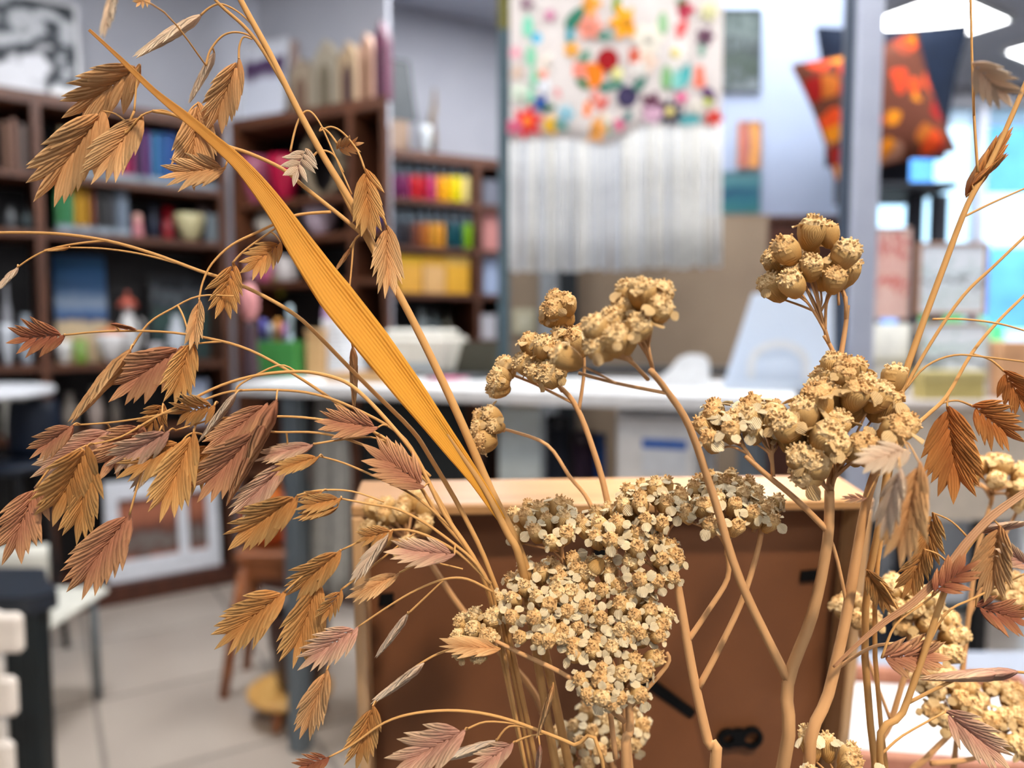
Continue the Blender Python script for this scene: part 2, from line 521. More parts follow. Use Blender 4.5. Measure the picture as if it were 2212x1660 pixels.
# round things made on the lathe: profile in units of radius / height
PROF = {
    'bowl': [(0.35, 0), (0.4, 0.04), (0.75, 0.35), (0.95, 0.75), (1.0, 1.0), (0.94, 1.0), (0.7, 0.4), (0.3, 0.12)],
    'vase': [(0.55, 0), (0.62, 0.03), (0.95, 0.3), (1.0, 0.45), (0.8, 0.7), (0.45, 0.85), (0.42, 0.93), (0.55, 1.0), (0.47, 1.0), (0.36, 0.9), (0.3, 0.8)],
    'mug': [(0.85, 0), (0.95, 0.03), (1.0, 0.15), (1.0, 1.0), (0.9, 1.0), (0.88, 0.12)],
    'plate': [(0.5, 0), (0.55, 0.1), (0.9, 0.7), (1.0, 1.0), (0.9, 0.85), (0.5, 0.25)],
    'bottle': [(0.9, 0), (1.0, 0.04), (1.0, 0.55), (0.85, 0.66), (0.4, 0.78), (0.36, 0.98), (0.44, 1.0), (0.3, 1.0)],
}
def pot(name, label, cat, face, r, z0, c, ly=0.12, kind='bowl', rough=0.35, handle=False, lid=None, group=None):
    x0, x1, _, z1 = rect(face, r, ly)
    rad, h = (x1 - x0) / 2, z1 - z0
    t = thing(name, label, cat, face.at((x0 + x1) / 2, ly, z0 + 0.0005), face.t, group)
    m = plain(c, rough)
    MB().lathe([(a * rad, b * h) for a, b in PROF[kind]], n=22).build('body', m, t, smooth=True)
    if handle:
        MB().tube([(rad * 0.95, 0, h * 0.8), (rad * 1.35, 0, h * 0.75), (rad * 1.4, 0, h * 0.4), (rad * 0.95, 0, h * 0.25)], rad * 0.11, 6).build('handle', m, t, smooth=True)
    if lid:
        MB().lathe([(rad * 0.98, h), (rad * 1.0, h * 1.04), (rad * 0.6, h * 1.14), (rad * 0.15, h * 1.18), (rad * 0.18, h * 1.26), (0.001, h * 1.3)], n=18).build('lid', plain(lid, rough), t, smooth=True)
    return t

def carton(name, label, cat, face, r, z0, c, ly=0.08, depth=0.10, c_lid=None, group=None, rz=0.0):
    x0, x1, _, z1 = rect(face, r, ly)
    w, h = x1 - x0, z1 - z0
    t = thing(name, label, cat, face.at((x0 + x1) / 2, ly, z0 + 0.0005), face.t + rz, group)
    MB().box(-w / 2, w / 2, 0, depth, 0, h * 0.84, bevel=0.002).build('body', plain(c, 0.5), t)
    MB().box(-w / 2 - 0.0015, w / 2 + 0.0015, -0.0015, depth + 0.0015, h * 0.84 - 0.012 * (h > 0.03), h, bevel=0.002).build('lid', plain(c_lid or c, 0.5), t)
    return t

# second shelf of the left bookcase: trinkets beside the books
t = thing('figurine', 'small pale pink figurine beside the grey book on the second shelf', 'figurine', fa.at(fa.hit(298, 500, 0.06)[0], 0.06, sA1 + 0.0005), fa.t)
MB().lathe([(0.017, 0), (0.02, 0.01), (0.016, 0.05), (0.012, 0.062)], n=16).build('body', plain((206, 132, 138), 0.5), t, smooth=True)
MB().blob((0, 0, 0.074), (0.017, 0.016, 0.018)).build('head', plain((226, 172, 160), 0.5), t, smooth=True)
pot('candle_cup', 'deep red cup on the second shelf of the left bookcase', 'cup', fa, (350, 448, 376, 500), sA1, (150, 16, 30), kind='mug')
pot('small_vase', 'dark blue vase between the pink figurine and the red cup', 'vase', fa, (318, 440, 344, 500), sA1, (40, 46, 66), kind='vase')
pot('cream_bowl', 'cream ceramic bowl standing forward on the second shelf', 'bowl', fa, (376, 462, 444, 512), sA1, (206, 196, 150), ly=0.05)
pot('cream_cup', 'white and pink cup behind the cream bowl', 'cup', fa, (425, 446, 456, 512), sA1, (214, 188, 182), ly=0.18, kind='mug', handle=True)
carton('gift_box', 'grey gift box at the right end of the second shelf', 'box', fa, (446, 462, 476, 512), sA1, (112, 122, 128), ly=0.05)
for k, (r, c) in enumerate([((8, 446, 40, 505), (96, 98, 100)), ((46, 456, 72, 505), (70, 84, 86))]):
    pot('storage_jar', ('pale grey' if k == 0 else 'green grey') + ' jar in the far left compartment', 'jar', fa, r, sA1, c, kind='vase')
# third shelf: canvas, crockery, framed picture
def picture(name, label, face, r, z0, ly, m_art, c_frame, border=0.012, lean=R(8), thick=0.016, parts=None, cat='picture'):
    x0, x1, _, z1 = rect(face, r, ly)
    w, h = x1 - x0, z1 - z0
    t = thing(name, label, cat, face.at((x0 + x1) / 2, ly, z0 + 0.001), face.t)
    t.rotation_euler = (-lean, 0, face.t)
    mf = plain(c_frame, 0.4)
    b = border
    if b > 0:
        MB().box(-w / 2, -w / 2 + b, 0, thick, 0, h, bevel=0.0015).build('frame_side', mf, t)
        MB().box(w / 2 - b, w / 2, 0, thick, 0, h, bevel=0.0015).build('frame_side', mf, t)
        MB().box(-w / 2 + b, w / 2 - b, 0, thick, 0, b, bevel=0.0015).build('frame_rail', mf, t)
        MB().box(-w / 2 + b, w / 2 - b, 0, thick, h - b, h, bevel=0.0015).build('frame_rail', mf, t)
    MB().box(-w / 2 + b, w / 2 - b, 0.004 if b else 0, thick - 0.002, b, h - b).build('artwork' if b else 'canvas', m_art, t)
    return t, w, h

def art(name, stops, axis='Z', noise=0.25, scale=5.0, size=0.3, rough=0.7, wave=False):
    """painted print: colour bands along one generated axis, broken up with noise"""
    if name in MATS: return MATS[name]
    m = bpy.data.materials.new(name); m.use_nodes = True
    nt = m.node_tree; b = nt.nodes['Principled BSDF']; b.inputs['Roughness'].default_value = rough
    tc = nt.nodes.new('ShaderNodeTexCoord'); sx = nt.nodes.new('ShaderNodeSeparateXYZ')
    nz = nt.nodes.new('ShaderNodeTexNoise'); nz.inputs['Scale'].default_value = scale; nz.inputs['Detail'].default_value = 4
    nt.links.new(tc.outputs['Generated'], sx.inputs[0]); nt.links.new(tc.outputs['Generated'], nz.inputs['Vector'])
    ma = nt.nodes.new('ShaderNodeMath'); ma.operation = 'MULTIPLY_ADD'; ma.inputs[1].default_value = noise
    nt.links.new(nz.outputs['Fac'], ma.inputs[0]); nt.links.new(sx.outputs[axis], ma.inputs[2])
    mb = nt.nodes.new('ShaderNodeMath'); mb.operation = 'SUBTRACT'; mb.inputs[1].default_value = noise / 2
    nt.links.new(ma.outputs[0], mb.inputs[0])
    rp = nt.nodes.new('ShaderNodeValToRGB')
    e = rp.color_ramp.elements
    while len(e) < len(stops): e.new(0.5)
    for k, (p, c) in enumerate(stops):
        e[k].position = p; e[k].color = lin(c)
    nt.links.new(mb.outputs[0], rp.inputs['Fac']); nt.links.new(rp.outputs['Color'], b.inputs['Base Color'])
    MATS[name] = m
    return m

sea = art('seascape_paint', [(0.0, (196, 170, 132)), (0.36, (200, 176, 140)), (0.40, (52, 70, 104)), (0.46, (54, 92, 140)), (0.56, (128, 142, 160)), (0.68, (66, 106, 150)), (0.85, (46, 98, 150)), (1.0, (60, 100, 140))], noise=0.16)
picture('seascape_canvas', 'canvas painting of blue sea and beige beach on the third shelf', fa, (116, 546, 238, 786), sA2, 0.16, sea, (200, 190, 170), border=0.0, lean=R(6))
forest = art('dark_green_print', [(0.0, (40, 60, 58)), (0.3, (26, 50, 50)), (0.5, (44, 74, 68)), (0.62, (20, 36, 40)), (0.75, (120, 128, 136)), (0.9, (40, 44, 50)), (1.0, (30, 34, 40))], noise=0.7, scale=6)
picture('dark_print', 'dark green framed print leaning at the right of the third shelf', fa, (322, 590, 470, 786), sA2, 0.19, forest, (44, 40, 38), border=0.008, lean=R(5))
pot('white_bowl', 'white bowl on the third shelf in front of the beach painting', 'bowl', fa, (118, 738, 158, 780), sA2, (226, 224, 220), ly=0.05)
pot('green_cup', 'small olive green cup beside the white bowl', 'cup', fa, (157, 734, 190, 780), sA2, (120, 150, 60), ly=0.05, kind='mug')
pot('white_jug', 'tall white jug on the third shelf with a red knob', 'jug', fa, (252, 664, 304, 780), sA2, (226, 224, 222), ly=0.12, kind='vase', handle=True, lid=(190, 90, 70))
pot('white_teapot', 'wide white pot with orange lid on the third shelf', 'pot', fa, (204, 722, 278, 780), sA2, (232, 228, 226), ly=0.045, kind='bowl', lid=(214, 120, 50))
pot('white_vase', 'slim white vase before the dark green print', 'vase', fa, (360, 682, 404, 780), sA2, (200, 206, 214), ly=0.06, kind='vase')
pot('glass_bowl', 'pale bowl at the foot of the dark green print', 'bowl', fa, (318, 742, 356, 780), sA2, (190, 186, 190), ly=0.05)
for k, (r, c, n, kd) in enumerate([((-4, 700, 34, 780), (200, 204, 210), 'light grey', 'bowl'), ((36, 680, 76, 780), (176, 186, 196), 'blue grey', 'vase'), ((2, 610, 30, 780), (170, 170, 176), 'tall pale', 'bottle')]):
    pot('crockery', n + ' pottery piece in the far left compartment of the third shelf', 'pottery', fa, r, sA2, c, ly=0.06 + 0.1 * (k == 2), kind=kd)
# fourth shelf
for k, (r, c, n) in enumerate([((130, 850, 170, 930), (150, 140, 130), 'grey clay'), ((186, 838, 226, 930), (186, 170, 160), 'beige clay'), ((236, 860, 262, 930), (120, 110, 100), 'brown clay')]):
    pot('clay_pot', n + ' pot on the low fourth shelf of the left bookcase', 'pot', fa, r, sA3, c, kind='vase')
carton('pale_box', 'pale blue white carton on the fourth shelf near the corner', 'box', fa, (408, 822, 452, 930), sA3, (206, 216, 232), c_lid=(176, 190, 220))
carton('pale_box', 'cream carton in the far left compartment of the low shelf', 'box', fa, (6, 860, 60, 930), sA3, (190, 186, 176))

# white double photo frame on the bookcase floor
x0, x1, z0, z1 = rect(fa, (232, 1052, 488, 1266), -0.03)
zf = 0.07
t = thing('photo_frame', 'white wooden frame with two copper toned photographs on the bottom of the bookcase', 'picture frame', fa.at((x0 + x1) / 2, 0.02, zf + 0.001), fa.t)
t.rotation_euler = (-R(6), 0, fa.t)
w, h = x1 - x0, z1 - zf
copper = art('copper_photo', [(0.0, (176, 110, 84)), (0.08, (96, 62, 50)), (0.28, (120, 110, 104)), (0.42, (92, 54, 44)), (0.6, (150, 88, 62)), (0.8, (176, 104, 74)), (1.0, (104, 58, 44))], noise=0.55, scale=4)
mf = plain((232, 234, 240), 0.35)
cuts = [(-w / 2, -w / 2 + 0.045), (w * 0.12, w * 0.12 + 0.038), (w / 2 - 0.045, w / 2)]
for a, b in cuts: MB().box(a, b, 0, 0.03, 0, h, bevel=0.002).build('frame_stile', mf, t)
for (a, b) in ((cuts[0][1], cuts[1][0]), (cuts[1][1], cuts[2][0])):
    MB().box(a, b, 0, 0.03, 0, 0.075, bevel=0.002).build('frame_rail', mf, t)
    MB().box(a, b, 0, 0.03, h - 0.07, h, bevel=0.002).build('frame_rail', mf, t)
    MB().box(a, b, 0.012, 0.02, 0.075, h - 0.07).build('photograph', copper, t)
# things on top of the left bookcase
bw = art('ink_wash_print', [(0.0, (220, 220, 224)), (0.28, (226, 226, 230)), (0.4, (40, 44, 50)), (0.5, (60, 66, 72)), (0.56, (180, 182, 186)), (0.66, (196, 198, 200)), (0.78, (70, 76, 82)), (0.9, (30, 36, 42)), (1.0, (170, 174, 178))], noise=1.7, scale=2.0)
picture('ink_print', 'large black and white ink print standing on the left bookcase', fa, (-90, -60, 180, 200), 1.8, 0.14, bw, (214, 214, 216), border=0.015, lean=R(7))
t = thing('white_block', 'small white block at the foot of the ink print', 'block', fa.at(fa.hit(140, 190, 0.04)[0], 0.04, 1.8005), fa.t)
MB().box(-0.045, 0.045, 0, 0.06, 0, 0.034, bevel=0.006).build('body', M_white, t)
MB().box(-0.036, 0.036, 0.008, 0.052, 0.034, 0.04, bevel=0.003).build('cap', M_white2, t)

# ---- short-wall bookcase
orchid = art('purple_flower_print', [(0.0, (220, 224, 236)), (0.5, (214, 218, 230)), (0.58, (150, 140, 160)), (0.66, (70, 44, 84)), (0.8, (84, 56, 96)), (0.86, (216, 218, 228)), (1.0, (214, 216, 224))], noise=0.35, scale=3)
picture('flower_print', 'white print of a purple flower standing on the short-wall bookcase', fc, (512, 92, 610, 262), 1.8, 0.12, orchid, (222, 222, 226), border=0.006, lean=R(6))
def gable(label, r, c, c2, ly=0.13, depth=0.06):
    x0, x1, _, z1 = rect(fc, r, ly)
    w, h = x1 - x0, z1 - 1.8
    t = thing('wooden_house', label, 'ornament', fc.at((x0 + x1) / 2, ly, 1.8005), fc.t)
    MB().prism([(-w / 2, 0), (w / 2, 0), (w / 2, h * 0.76), (0, h), (-w / 2, h * 0.76)], 0, depth).build('body', plain(c, 0.6), t)
    rw = w * 0.26
    MB().prism([(-rw, 0.0), (rw, 0.0), (rw, h * 0.5), (rw * 0.7, h * 0.62), (0, h * 0.7), (-rw * 0.7, h * 0.62), (-rw, h * 0.5)], -0.004, 0).build('arched_door', plain(c2, 0.6), t)
gable('short beige wooden house ornament left of the gabled one', (626, 128, 672, 240), (168, 150, 128), (120, 92, 74))
gable('gabled grey beige wooden house ornament in the middle of the row', (674, 90, 728, 232), (170, 158, 138), (116, 104, 84))
gable('tan wooden house ornament with a dark arched door', (730, 92, 770, 226), (186, 158, 124), (74, 48, 50))
gable('pink brown wooden house ornament near the wall end', (772, 74, 806, 218), (190, 146, 120), (138, 100, 74), ly=0.08, depth=0.04)
gable('maroon wooden house ornament at the end of the row', (807, 46, 834, 208), (104, 44, 72), (60, 24, 44), ly=0.03, depth=0.04)
carton('picture_box', 'flat terracotta box behind the leftmost wooden house', 'box', fc, (590, 96, 640, 254), 1.8, (186, 160, 150), ly=0.19, depth=0.02)

c0, c1, c2_, c3, c4 = shC
pot('pink_bowl', 'dusty pink bowl on the upper shelf of the short-wall bookcase', 'bowl', fc, (524, 348, 584, 428), c0, (158, 78, 104), ly=0.1)
pot('red_bowl', 'crimson bowl on the upper shelf beside the pink bowl', 'bowl', fc, (586, 344, 642, 422), c0, (180, 16, 60), ly=0.1)
t = thing('willow_wreath', 'beige twisted willow wreath leaning on the upper shelf', 'wreath', fc.at(fc.hit(700, 420, 0.1)[0], 0.1, c0), fc.t)
xw0, xw1, _, zw1 = rect(fc, (655, 276, 742, 420), 0.1)
rw_, hw = (xw1 - xw0) / 2, (zw1 - c0) / 2
for k in range(3):
    pts = [((rw_ - 0.012) * math.cos(a) * (1 + 0.04 * math.sin(3 * a + k * 2)), 0.012 * math.sin(4 * a + 2.1 * k), hw + (hw - 0.012) * math.sin(a) * (1 + 0.04 * math.cos(3 * a + k * 2))) for a in [2 * math.pi * i / 28 for i in range(29)]]
    MB().tube(pts, 0.011, 6).build('willow_strand', mat('pale_willow', (160, 142, 116), (112, 94, 72), scale=8, stretch=(1, 1, 6)), t, smooth=True)
pot('white_pitcher', 'off white pitcher on the second shelf of the short-wall bookcase', 'pitcher', fc, (560, 442, 628, 520), c1, (200, 190, 176), ly=0.12, kind='vase', handle=True)
pot('lilac_bowl', 'small lilac bowl under the willow wreath', 'bowl', fc, (662, 452, 724, 508), c1, (196, 176, 188), ly=0.1)
pot('blue_bottle', 'pale blue bottle in the narrow compartment near the wall end', 'bottle', fc, (758, 446, 782, 500), c1, (160, 190, 214), ly=0.06, kind='bottle')
pot('cobalt_vase', 'cobalt blue vase at the outer end of the short-wall bookcase', 'vase', fc, (796, 440, 826, 498), c1, (46, 70, 170), ly=0.06, kind='vase')
for k, (r, c, n) in enumerate([((508, 540, 556, 600), (196, 150, 160), 'pale pink'), ((560, 546, 596, 602), (176, 84, 120), 'raspberry pink'), ((600, 556, 640, 604), (190, 180, 176), 'pale grey')]):
    pot('felt_basket', n + ' basket on the third shelf of the short-wall bookcase', 'basket', fc, r, c2_, c, ly=0.08, kind='mug')
for k, px in enumerate((594, 606)):
    t = thing('yellow_rosette', ('upper' if k == 0 else 'lower') + ' yellow rosette hanging under the third shelf', 'rosette', fc.at(fc.hit(px, 600 + 30 * k, 0.06)[0], 0.06, fc.hit(px, 602 + 28 * k, 0.06)[1]), fc.t)
    for q in range(7):
        a = 2 * math.pi * q / 7
        MB().blob((0.013 * math.cos(a), 0, 0.013 * math.sin(a)), (0.008, 0.004, 0.008), 8, 5).build('petal', plain((150, 140, 40), 0.7), t, smooth=True)
    MB().blob((0, -0.003, 0), (0.008, 0.005, 0.008), 8, 5).build('centre', plain((120, 100, 20), 0.7), t, smooth=True)

# ---- paint shelf on the far wall: glass jars with coloured paint and grey lids
M_lid = mat('jar_lid', (150, 162, 172), (120, 132, 142), rough=0.15, scale=5)
def jar(label, r, z0, c, ly=0.05, face=fb, group=None):
    x0, x1, zc, z1 = rect(face, r, ly)
    rad, h = (x1 - x0) / 2 * 0.97, z1 - z0
    t = thing('paint_jar', label, 'jar', face.at((x0 + x1) / 2, ly, z0 + 0.0005), face.t, group)
    MB().lathe([(rad * 0.9, 0), (rad, h * 0.03), (rad, h * 0.58), (rad * 0.96, h * 0.62)], n=16).build('paint_body', plain(c, 0.3), t, smooth=True)
    MB().lathe([(rad * 0.94, h * 0.62), (rad * 0.94, h * 0.72), (rad * 0.6, h * 0.80)], n=16).build('shoulder', plain((96, 108, 118), 0.15), t, smooth=True)
    MB().lathe([(rad * 0.62, h * 0.80), (rad * 0.62, h * 0.99), (rad * 0.5, h)], n=14, rib=0.03, ribs=7).build('lid', M_lid, t, smooth=True)
b0, b1, b2, b3 = shB
for k, (a, b, c, n) in enumerate([(845, 864, (110, 30, 86), 'plum'), (865, 884, (130, 36, 90), 'mauve'), (885, 903, (206, 26, 36), 'red'), (904, 921, (190, 20, 40), 'deep red'), (922, 940, (190, 50, 110), 'pink'),
                                  (941, 957, (240, 160, 10), 'orange'), (958, 974, (250, 190, 0), 'amber'), (975, 995, (240, 222, 0), 'lemon yellow'), (996, 1014, (226, 206, 130), 'cream')]):
    jar(n + ' paint jar on the upper shelf of the far paint unit', (a, 348, b, 420), b0, c, group='paint jars on the upper shelf')
for k, (a, b, c, n) in enumerate([(848, 866, (60, 62, 72), 'slate'), (867, 888, (54, 46, 50), 'black brown'), (889, 906, (134, 74, 52), 'brown'), (907, 926, (190, 110, 40), 'ochre'), (927, 944, (226, 160, 50), 'golden'), (945, 961, (222, 150, 40), 'dark yellow'),
                                  (963, 980, (10, 80, 90), 'teal'), (981, 999, (6, 74, 84), 'deep teal'), (1000, 1019, (130, 180, 20), 'lime green')]):
    jar(n + ' paint jar on the middle shelf of the far paint unit', (a, 452, b, 526), b1, c, group='paint jars on the middle shelf')
for k, (r, c, cl, n) in enumerate([((858, 552, 912, 626), (232, 170, 60), (240, 186, 20), 'yellow and peach'), ((914, 554, 962, 626), (226, 176, 110), (236, 176, 30), 'peach'), ((964, 554, 1014, 626), (230, 170, 40), (236, 190, 90), 'amber')]):
    carton('craft_kit', n + ' craft kit box on the lower shelf of the paint unit', 'box', fb, r, b2, c, ly=0.03, c_lid=cl)
for k, (r, c, n) in enumerate([((895, 668, 925, 730), (120, 130, 130), 'clear grey'), ((926, 676, 950, 730), (90, 100, 100), 'smoky'), ((954, 684, 976, 730), (80, 78, 60), 'olive')]):
    pot('glass_bottle', n + ' glass bottle on the dark lowest shelf of the paint unit', 'bottle', fb, r, b3, c, kind='bottle', rough=0.1, ly=0.08)
for k, (r, z, c, n) in enumerate([((1044, 388, 1078, 424), b0, (110, 112, 124), 'grey'), ((1044, 446, 1078, 528), b1, (196, 130, 124), 'salmon pink'), ((1046, 552, 1078, 628), b2, (168, 184, 214), 'pale blue'), ((1040, 680, 1072, 730), b3, (206, 204, 210), 'white')]):
    carton('small_parcel', n + ' packet in the narrow right compartment of the paint unit', 'packet', fb, r, z, c, ly=0.04)
# on top of the paint unit
t = thing('slate_board', 'dark slate tablet leaning on a wooden stand on the paint unit', 'slate', fb.at(fb.hit(868, 310, 0.12)[0], 0.12, 1.8005), fb.t)
xa, xb, za, zc_ = rect(fb, (842, 122, 902, 262), 0.12)
wv = xb - xa
MB().box(-wv / 2, wv / 2, 0, 0.07, 0, 0.03, bevel=0.003).build('stand_base', plain((176, 150, 126), 0.6), t)
MB().box(-wv / 3, wv / 3, 0.02, 0.05, 0.03, za - 1.8, bevel=0.003).build('stand_block', plain((160, 132, 110), 0.6), t)
MB().prism([(-wv / 2, za - 1.8), (wv / 2 + 0.02, za - 1.8), (wv / 2 - 0.02, zc_ - 1.8), (-wv / 2 - 0.02, zc_ - 1.8)], 0.02, 0.035).build('slate', mat('slate_grey', (70, 76, 80), (54, 60, 64), rough=0.5, scale=6), t)
pot('white_dish', 'white round dish on top of the paint unit beside the slate', 'dish', fb, (904, 272, 932, 330), 1.8, (214, 220, 224), ly=0.05, kind='bowl')
t = thing('driftwood_figure', 'slim driftwood sculpture standing on the paint unit', 'sculpture', fb.at(fb.hit(938, 320, 0.16)[0], 0.16, 1.8005), fb.t)
zt = fb.hit(936, 182, 0.1)[1] - 1.8
MB().box(-0.03, 0.03, -0.02, 0.02, 0, 0.012, bevel=0.002).build('foot', plain((150, 138, 116), 0.7), t)
MB().tube([(0, 0, 0.012), (-0.004, 0, zt * 0.3), (-0.012, 0, zt * 0.55), (0.002, 0, zt * 0.75), (0.004, 0, zt)], [0.012, 0.02, 0.018, 0.014, 0.006], 9).build('twig', mat('grey_driftwood', (150, 132, 110), (100, 80, 62), scale=10), t, smooth=True)
# ------------------------------------------------------------------ white work desk with grey legs
fd = Face(-0.586, 1.746, -20.0)
DZ = 0.88
dl0 = fd.hit(508, 835)[0]; dl1 = fd.hit(1720, 860)[0]
desk = thing('work_desk', 'long white work desk on grey steel legs in the middle of the shop', 'desk', fd.b, fd.t)
MB().box(dl0, dl1, 0, 0.56, DZ - 0.028, DZ, bevel=0.003).build('tabletop', M_white, desk)
leg_x = fd.hit(638, 1000, 0.05)[0]
for lx in (leg_x, dl1 - 0.08):
    for ly in (0.05, 0.50):
        MB().box(lx - 0.021, lx + 0.021, ly - 0.021, ly + 0.021, 0, DZ - 0.028, bevel=0.003).build('leg', M_steel, desk)
for ly in (0.50,):
    MB().box(leg_x + 0.021, dl1 - 0.101, ly - 0.012, ly + 0.012, DZ - 0.07, DZ - 0.028).build('apron', M_white2, desk)
# standing under / at the desk
def dpos(px, py, ly): 
    return fd.hit(px, py, ly)
def upright_board(label, r, ly, c, name='white_board', thick=0.02):
    x0, x1, z0, z1 = rect(fd, r, ly)
    t = thing(name, label, 'panel', fd.at((x0 + x1) / 2, ly, 0), fd.t)
    MB().box(-(x1 - x0) / 2, (x1 - x0) / 2, 0, thick, 0.012, z1, bevel=0.003).build('board', plain(c, 0.5), t)
    for s in (-1, 1):
        MB().box(s * (x1 - x0) * 0.35 - 0.01, s * (x1 - x0) * 0.35 + 0.01, -0.03, thick + 0.03, 0, 0.012).build('foot', M_steel, t)
upright_board('pale blue white panel standing under the desk beside the black chair', (1076, 880, 1166, 1100), 0.20, (206, 218, 220))
x0, x1, _, z1 = rect(fd, (1336, 884, 1506, 1100), 0.12)
cb = thing('drawer_cabinet', 'white drawer cabinet with a blue striped label under the desk', 'cabinet', fd.at((x0 + x1) / 2, 0.10, 0), fd.t)
w = x1 - x0
MB().box(-w / 2, w / 2, 0, 0.42, 0.0, z1, bevel=0.003).build('body', M_white2, cb)
zz = z1 - 0.012
for k in range(3):
    hgt = 0.17
    d_ = MB().box(-w / 2 + 0.006, w / 2 - 0.006, -0.014, 0, zz - hgt, zz, bevel=0.002).build('drawer', M_white, cb)
    MB().box(-0.03, 0.03, -0.026, -0.014, zz - hgt + 0.02, zz - hgt + 0.03, bevel=0.002).build('handle', M_steel, d_)
    if k == 0:
        a0, a1, c0_, c1_ = rect(fd, (1388, 948, 1484, 972), 0.086)
        MB().box(a0 - (x0 + x1) / 2, a1 - (x0 + x1) / 2, -0.017, -0.014, c0_ - 0.05, c1_ + 0.004).build('label_card', plain((226, 232, 240), 0.5), d_)
        MB().box(a0 - (x0 + x1) / 2, a1 - (x0 + x1) / 2, -0.0185, -0.017, c0_, c1_).build('blue_stripe', plain((30, 96, 190), 0.5), d_)
    zz -= hgt + 0.008
# dark office chair behind the desk
chx = dpos(945, 900, 0.36)[0]
ch = thing('office_chair', 'black office chair pushed under the desk behind the golden leaf', 'chair', fd.at(chx, 0.20, 0), fd.t)
M_ch = plain((24, 30, 32), 0.7)
MB().box(-0.15, 0.14, 0.0, 0.05, 0.44, 0.845, bevel=0.03).build('backrest', M_ch, ch, smooth=False)
MB().box(-0.19, 0.19, 0.06, 0.36, 0.42, 0.48, bevel=0.02).build('seat', M_ch, ch)
MB().tube([(0, 0.25, 0.06), (0, 0.25, 0.42)], 0.025, 10).build('column', M_steel, ch, smooth=True)
for k in range(5):
    a = 2 * math.pi * k / 5 + 0.3
    lg = MB().tube([(0, 0.25, 0.08), (0.24 * math.cos(a), 0.25 + 0.24 * math.sin(a), 0.05)], [0.02, 0.014], 7).build('foot', M_black, ch)
    MB().blob((0.24 * math.cos(a), 0.25 + 0.24 * math.sin(a), 0.026), (0.02, 0.02, 0.025), 10, 6).build('castor', M_black, lg, smooth=True)
# grey linen cloth hanging over the chair side
t = thing('linen_cloth', 'pale grey linen cloth hanging below the desk by the grey leg', 'cloth', fd.at(dpos(712, 900, 0.16)[0], 0.16, 0))
t.rotation_euler = (0, 0, fd.t)
xa, xb, zlo, zhi = rect(fd, (664, 872, 770, 1290), 0.16)
wc = (xb - xa)
rows = []
for i in range(9):
    u = i / 8
    ww = wc * (0.55 + 0.45 * min(1, u * 2.5)) * (1 if u < 0.7 else 1 - 0.1 * (u - 0.7))
    rows.append([((k / 12 - 0.5) * ww, 0.016 * math.sin(k * 1.3 + u * 2), (DZ - 0.03) + (zlo - DZ + 0.03) * u) for k in range(13)])
cl = MB().quad_grid(rows)
o = cl.build('drape', mat('grey_linen', (176, 176, 172), (150, 150, 148), rough=0.9, scale=60, bump=0.3), t, smooth=True)
sm = o.modifiers.new('thickness', 'SOLIDIFY'); sm.thickness = 0.004
MB().box(-wc * 0.3, wc * 0.3, -0.012, 0.012, DZ - 0.04, DZ - 0.0285).build('clip', M_steel, t)
for k, (r, c, n) in enumerate([((1180, 896, 1232, 1100), (40, 46, 60), 'navy'), ((1236, 930, 1284, 1100), (58, 40, 60), 'dark purple'), ((1286, 936, 1308, 1100), (16, 84, 170), 'bright blue')]):
    x0, x1, _, z1 = rect(fd, r, 0.3)
    t = thing('storage_tube', n + ' tube standing on the floor under the desk', 'tube', fd.at((x0 + x1) / 2, 0.3, 0), fd.t)
    rr = (x1 - x0) / 2
    MB().lathe([(rr * 0.95, 0), (rr, 0.01), (rr, z1 - 0.03)], n=16).build('body', plain(c, 0.4), t, smooth=True)
    MB().lathe([(rr * 1.05, z1 - 0.03), (rr * 1.05, z1 - 0.004), (rr * 0.9, z1)], n=16).build('cap', plain(tuple(v * 0.7 for v in c), 0.4), t, smooth=True)

# on the desk
def on_desk(px0, px1, pyt, ly):
    (x0, z1), (x1, _) = fd.hit(px0, pyt, ly), fd.hit(px1, pyt, ly)
    return (x0 + x1) / 2, x1 - x0, z1 - DZ
x, w, h = on_desk(546, 636, 738, 0.22)
t = thing('green_box', 'open green pen box on the left end of the desk', 'box', fd.at(x, 0.22, DZ + 0.0005), fd.t)
gm = plain((66, 140, 66), 0.5)
MB().box(-w / 2, w / 2, 0, 0.004, 0, h, bevel=0.001).build('front_panel', gm, t)
MB().box(-w / 2, w / 2, 0.076, 0.08, 0, h, bevel=0.001).build('rear_panel', gm, t)
for s in (-1, 1):
    MB().box(s * (w / 2 - 0.002) - 0.002, s * (w / 2 - 0.002) + 0.002, 0.004, 0.076, 0, h).build('side_panel', gm, t)
MB().box(-w / 2 + 0.004, w / 2 - 0.004, 0.004, 0.076, 0.0, 0.005).build('base', gm, t)
gx = x
for k, (px, py, c, n) in enumerate([(568, 690, (60, 60, 150), 'blue'), (584, 700, (150, 160, 170), 'silver'), (600, 690, (206, 130, 30), 'orange'), (614, 700, (150, 90, 150), 'mauve'), (626, 660, (150, 170, 176), 'pale grey')]):
    xx, zz = fd.hit(px, py, 0.26)
    t = thing('marker_pen', n + ' marker pen standing in the green box', 'pen', fd.at(xx, 0.26, DZ + 0.006), fd.t)
    L = zz - DZ - 0.006
    lean_ = 0.0
    MB().tube([(0, 0, 0), (lean_, 0, L * 0.62)], 0.0065, 8).build('barrel', plain(c, 0.35), t, smooth=True)
    MB().tube([(lean_, 0, L * 0.62), (lean_, 0, L * 0.97), (lean_, 0, L)], [0.0075, 0.0075, 0.005], 8).build('cap', plain(tuple(min(255, v + 40) for v in c), 0.35), t, smooth=True)
x, w, h = on_desk(524, 552, 618, 0.10)
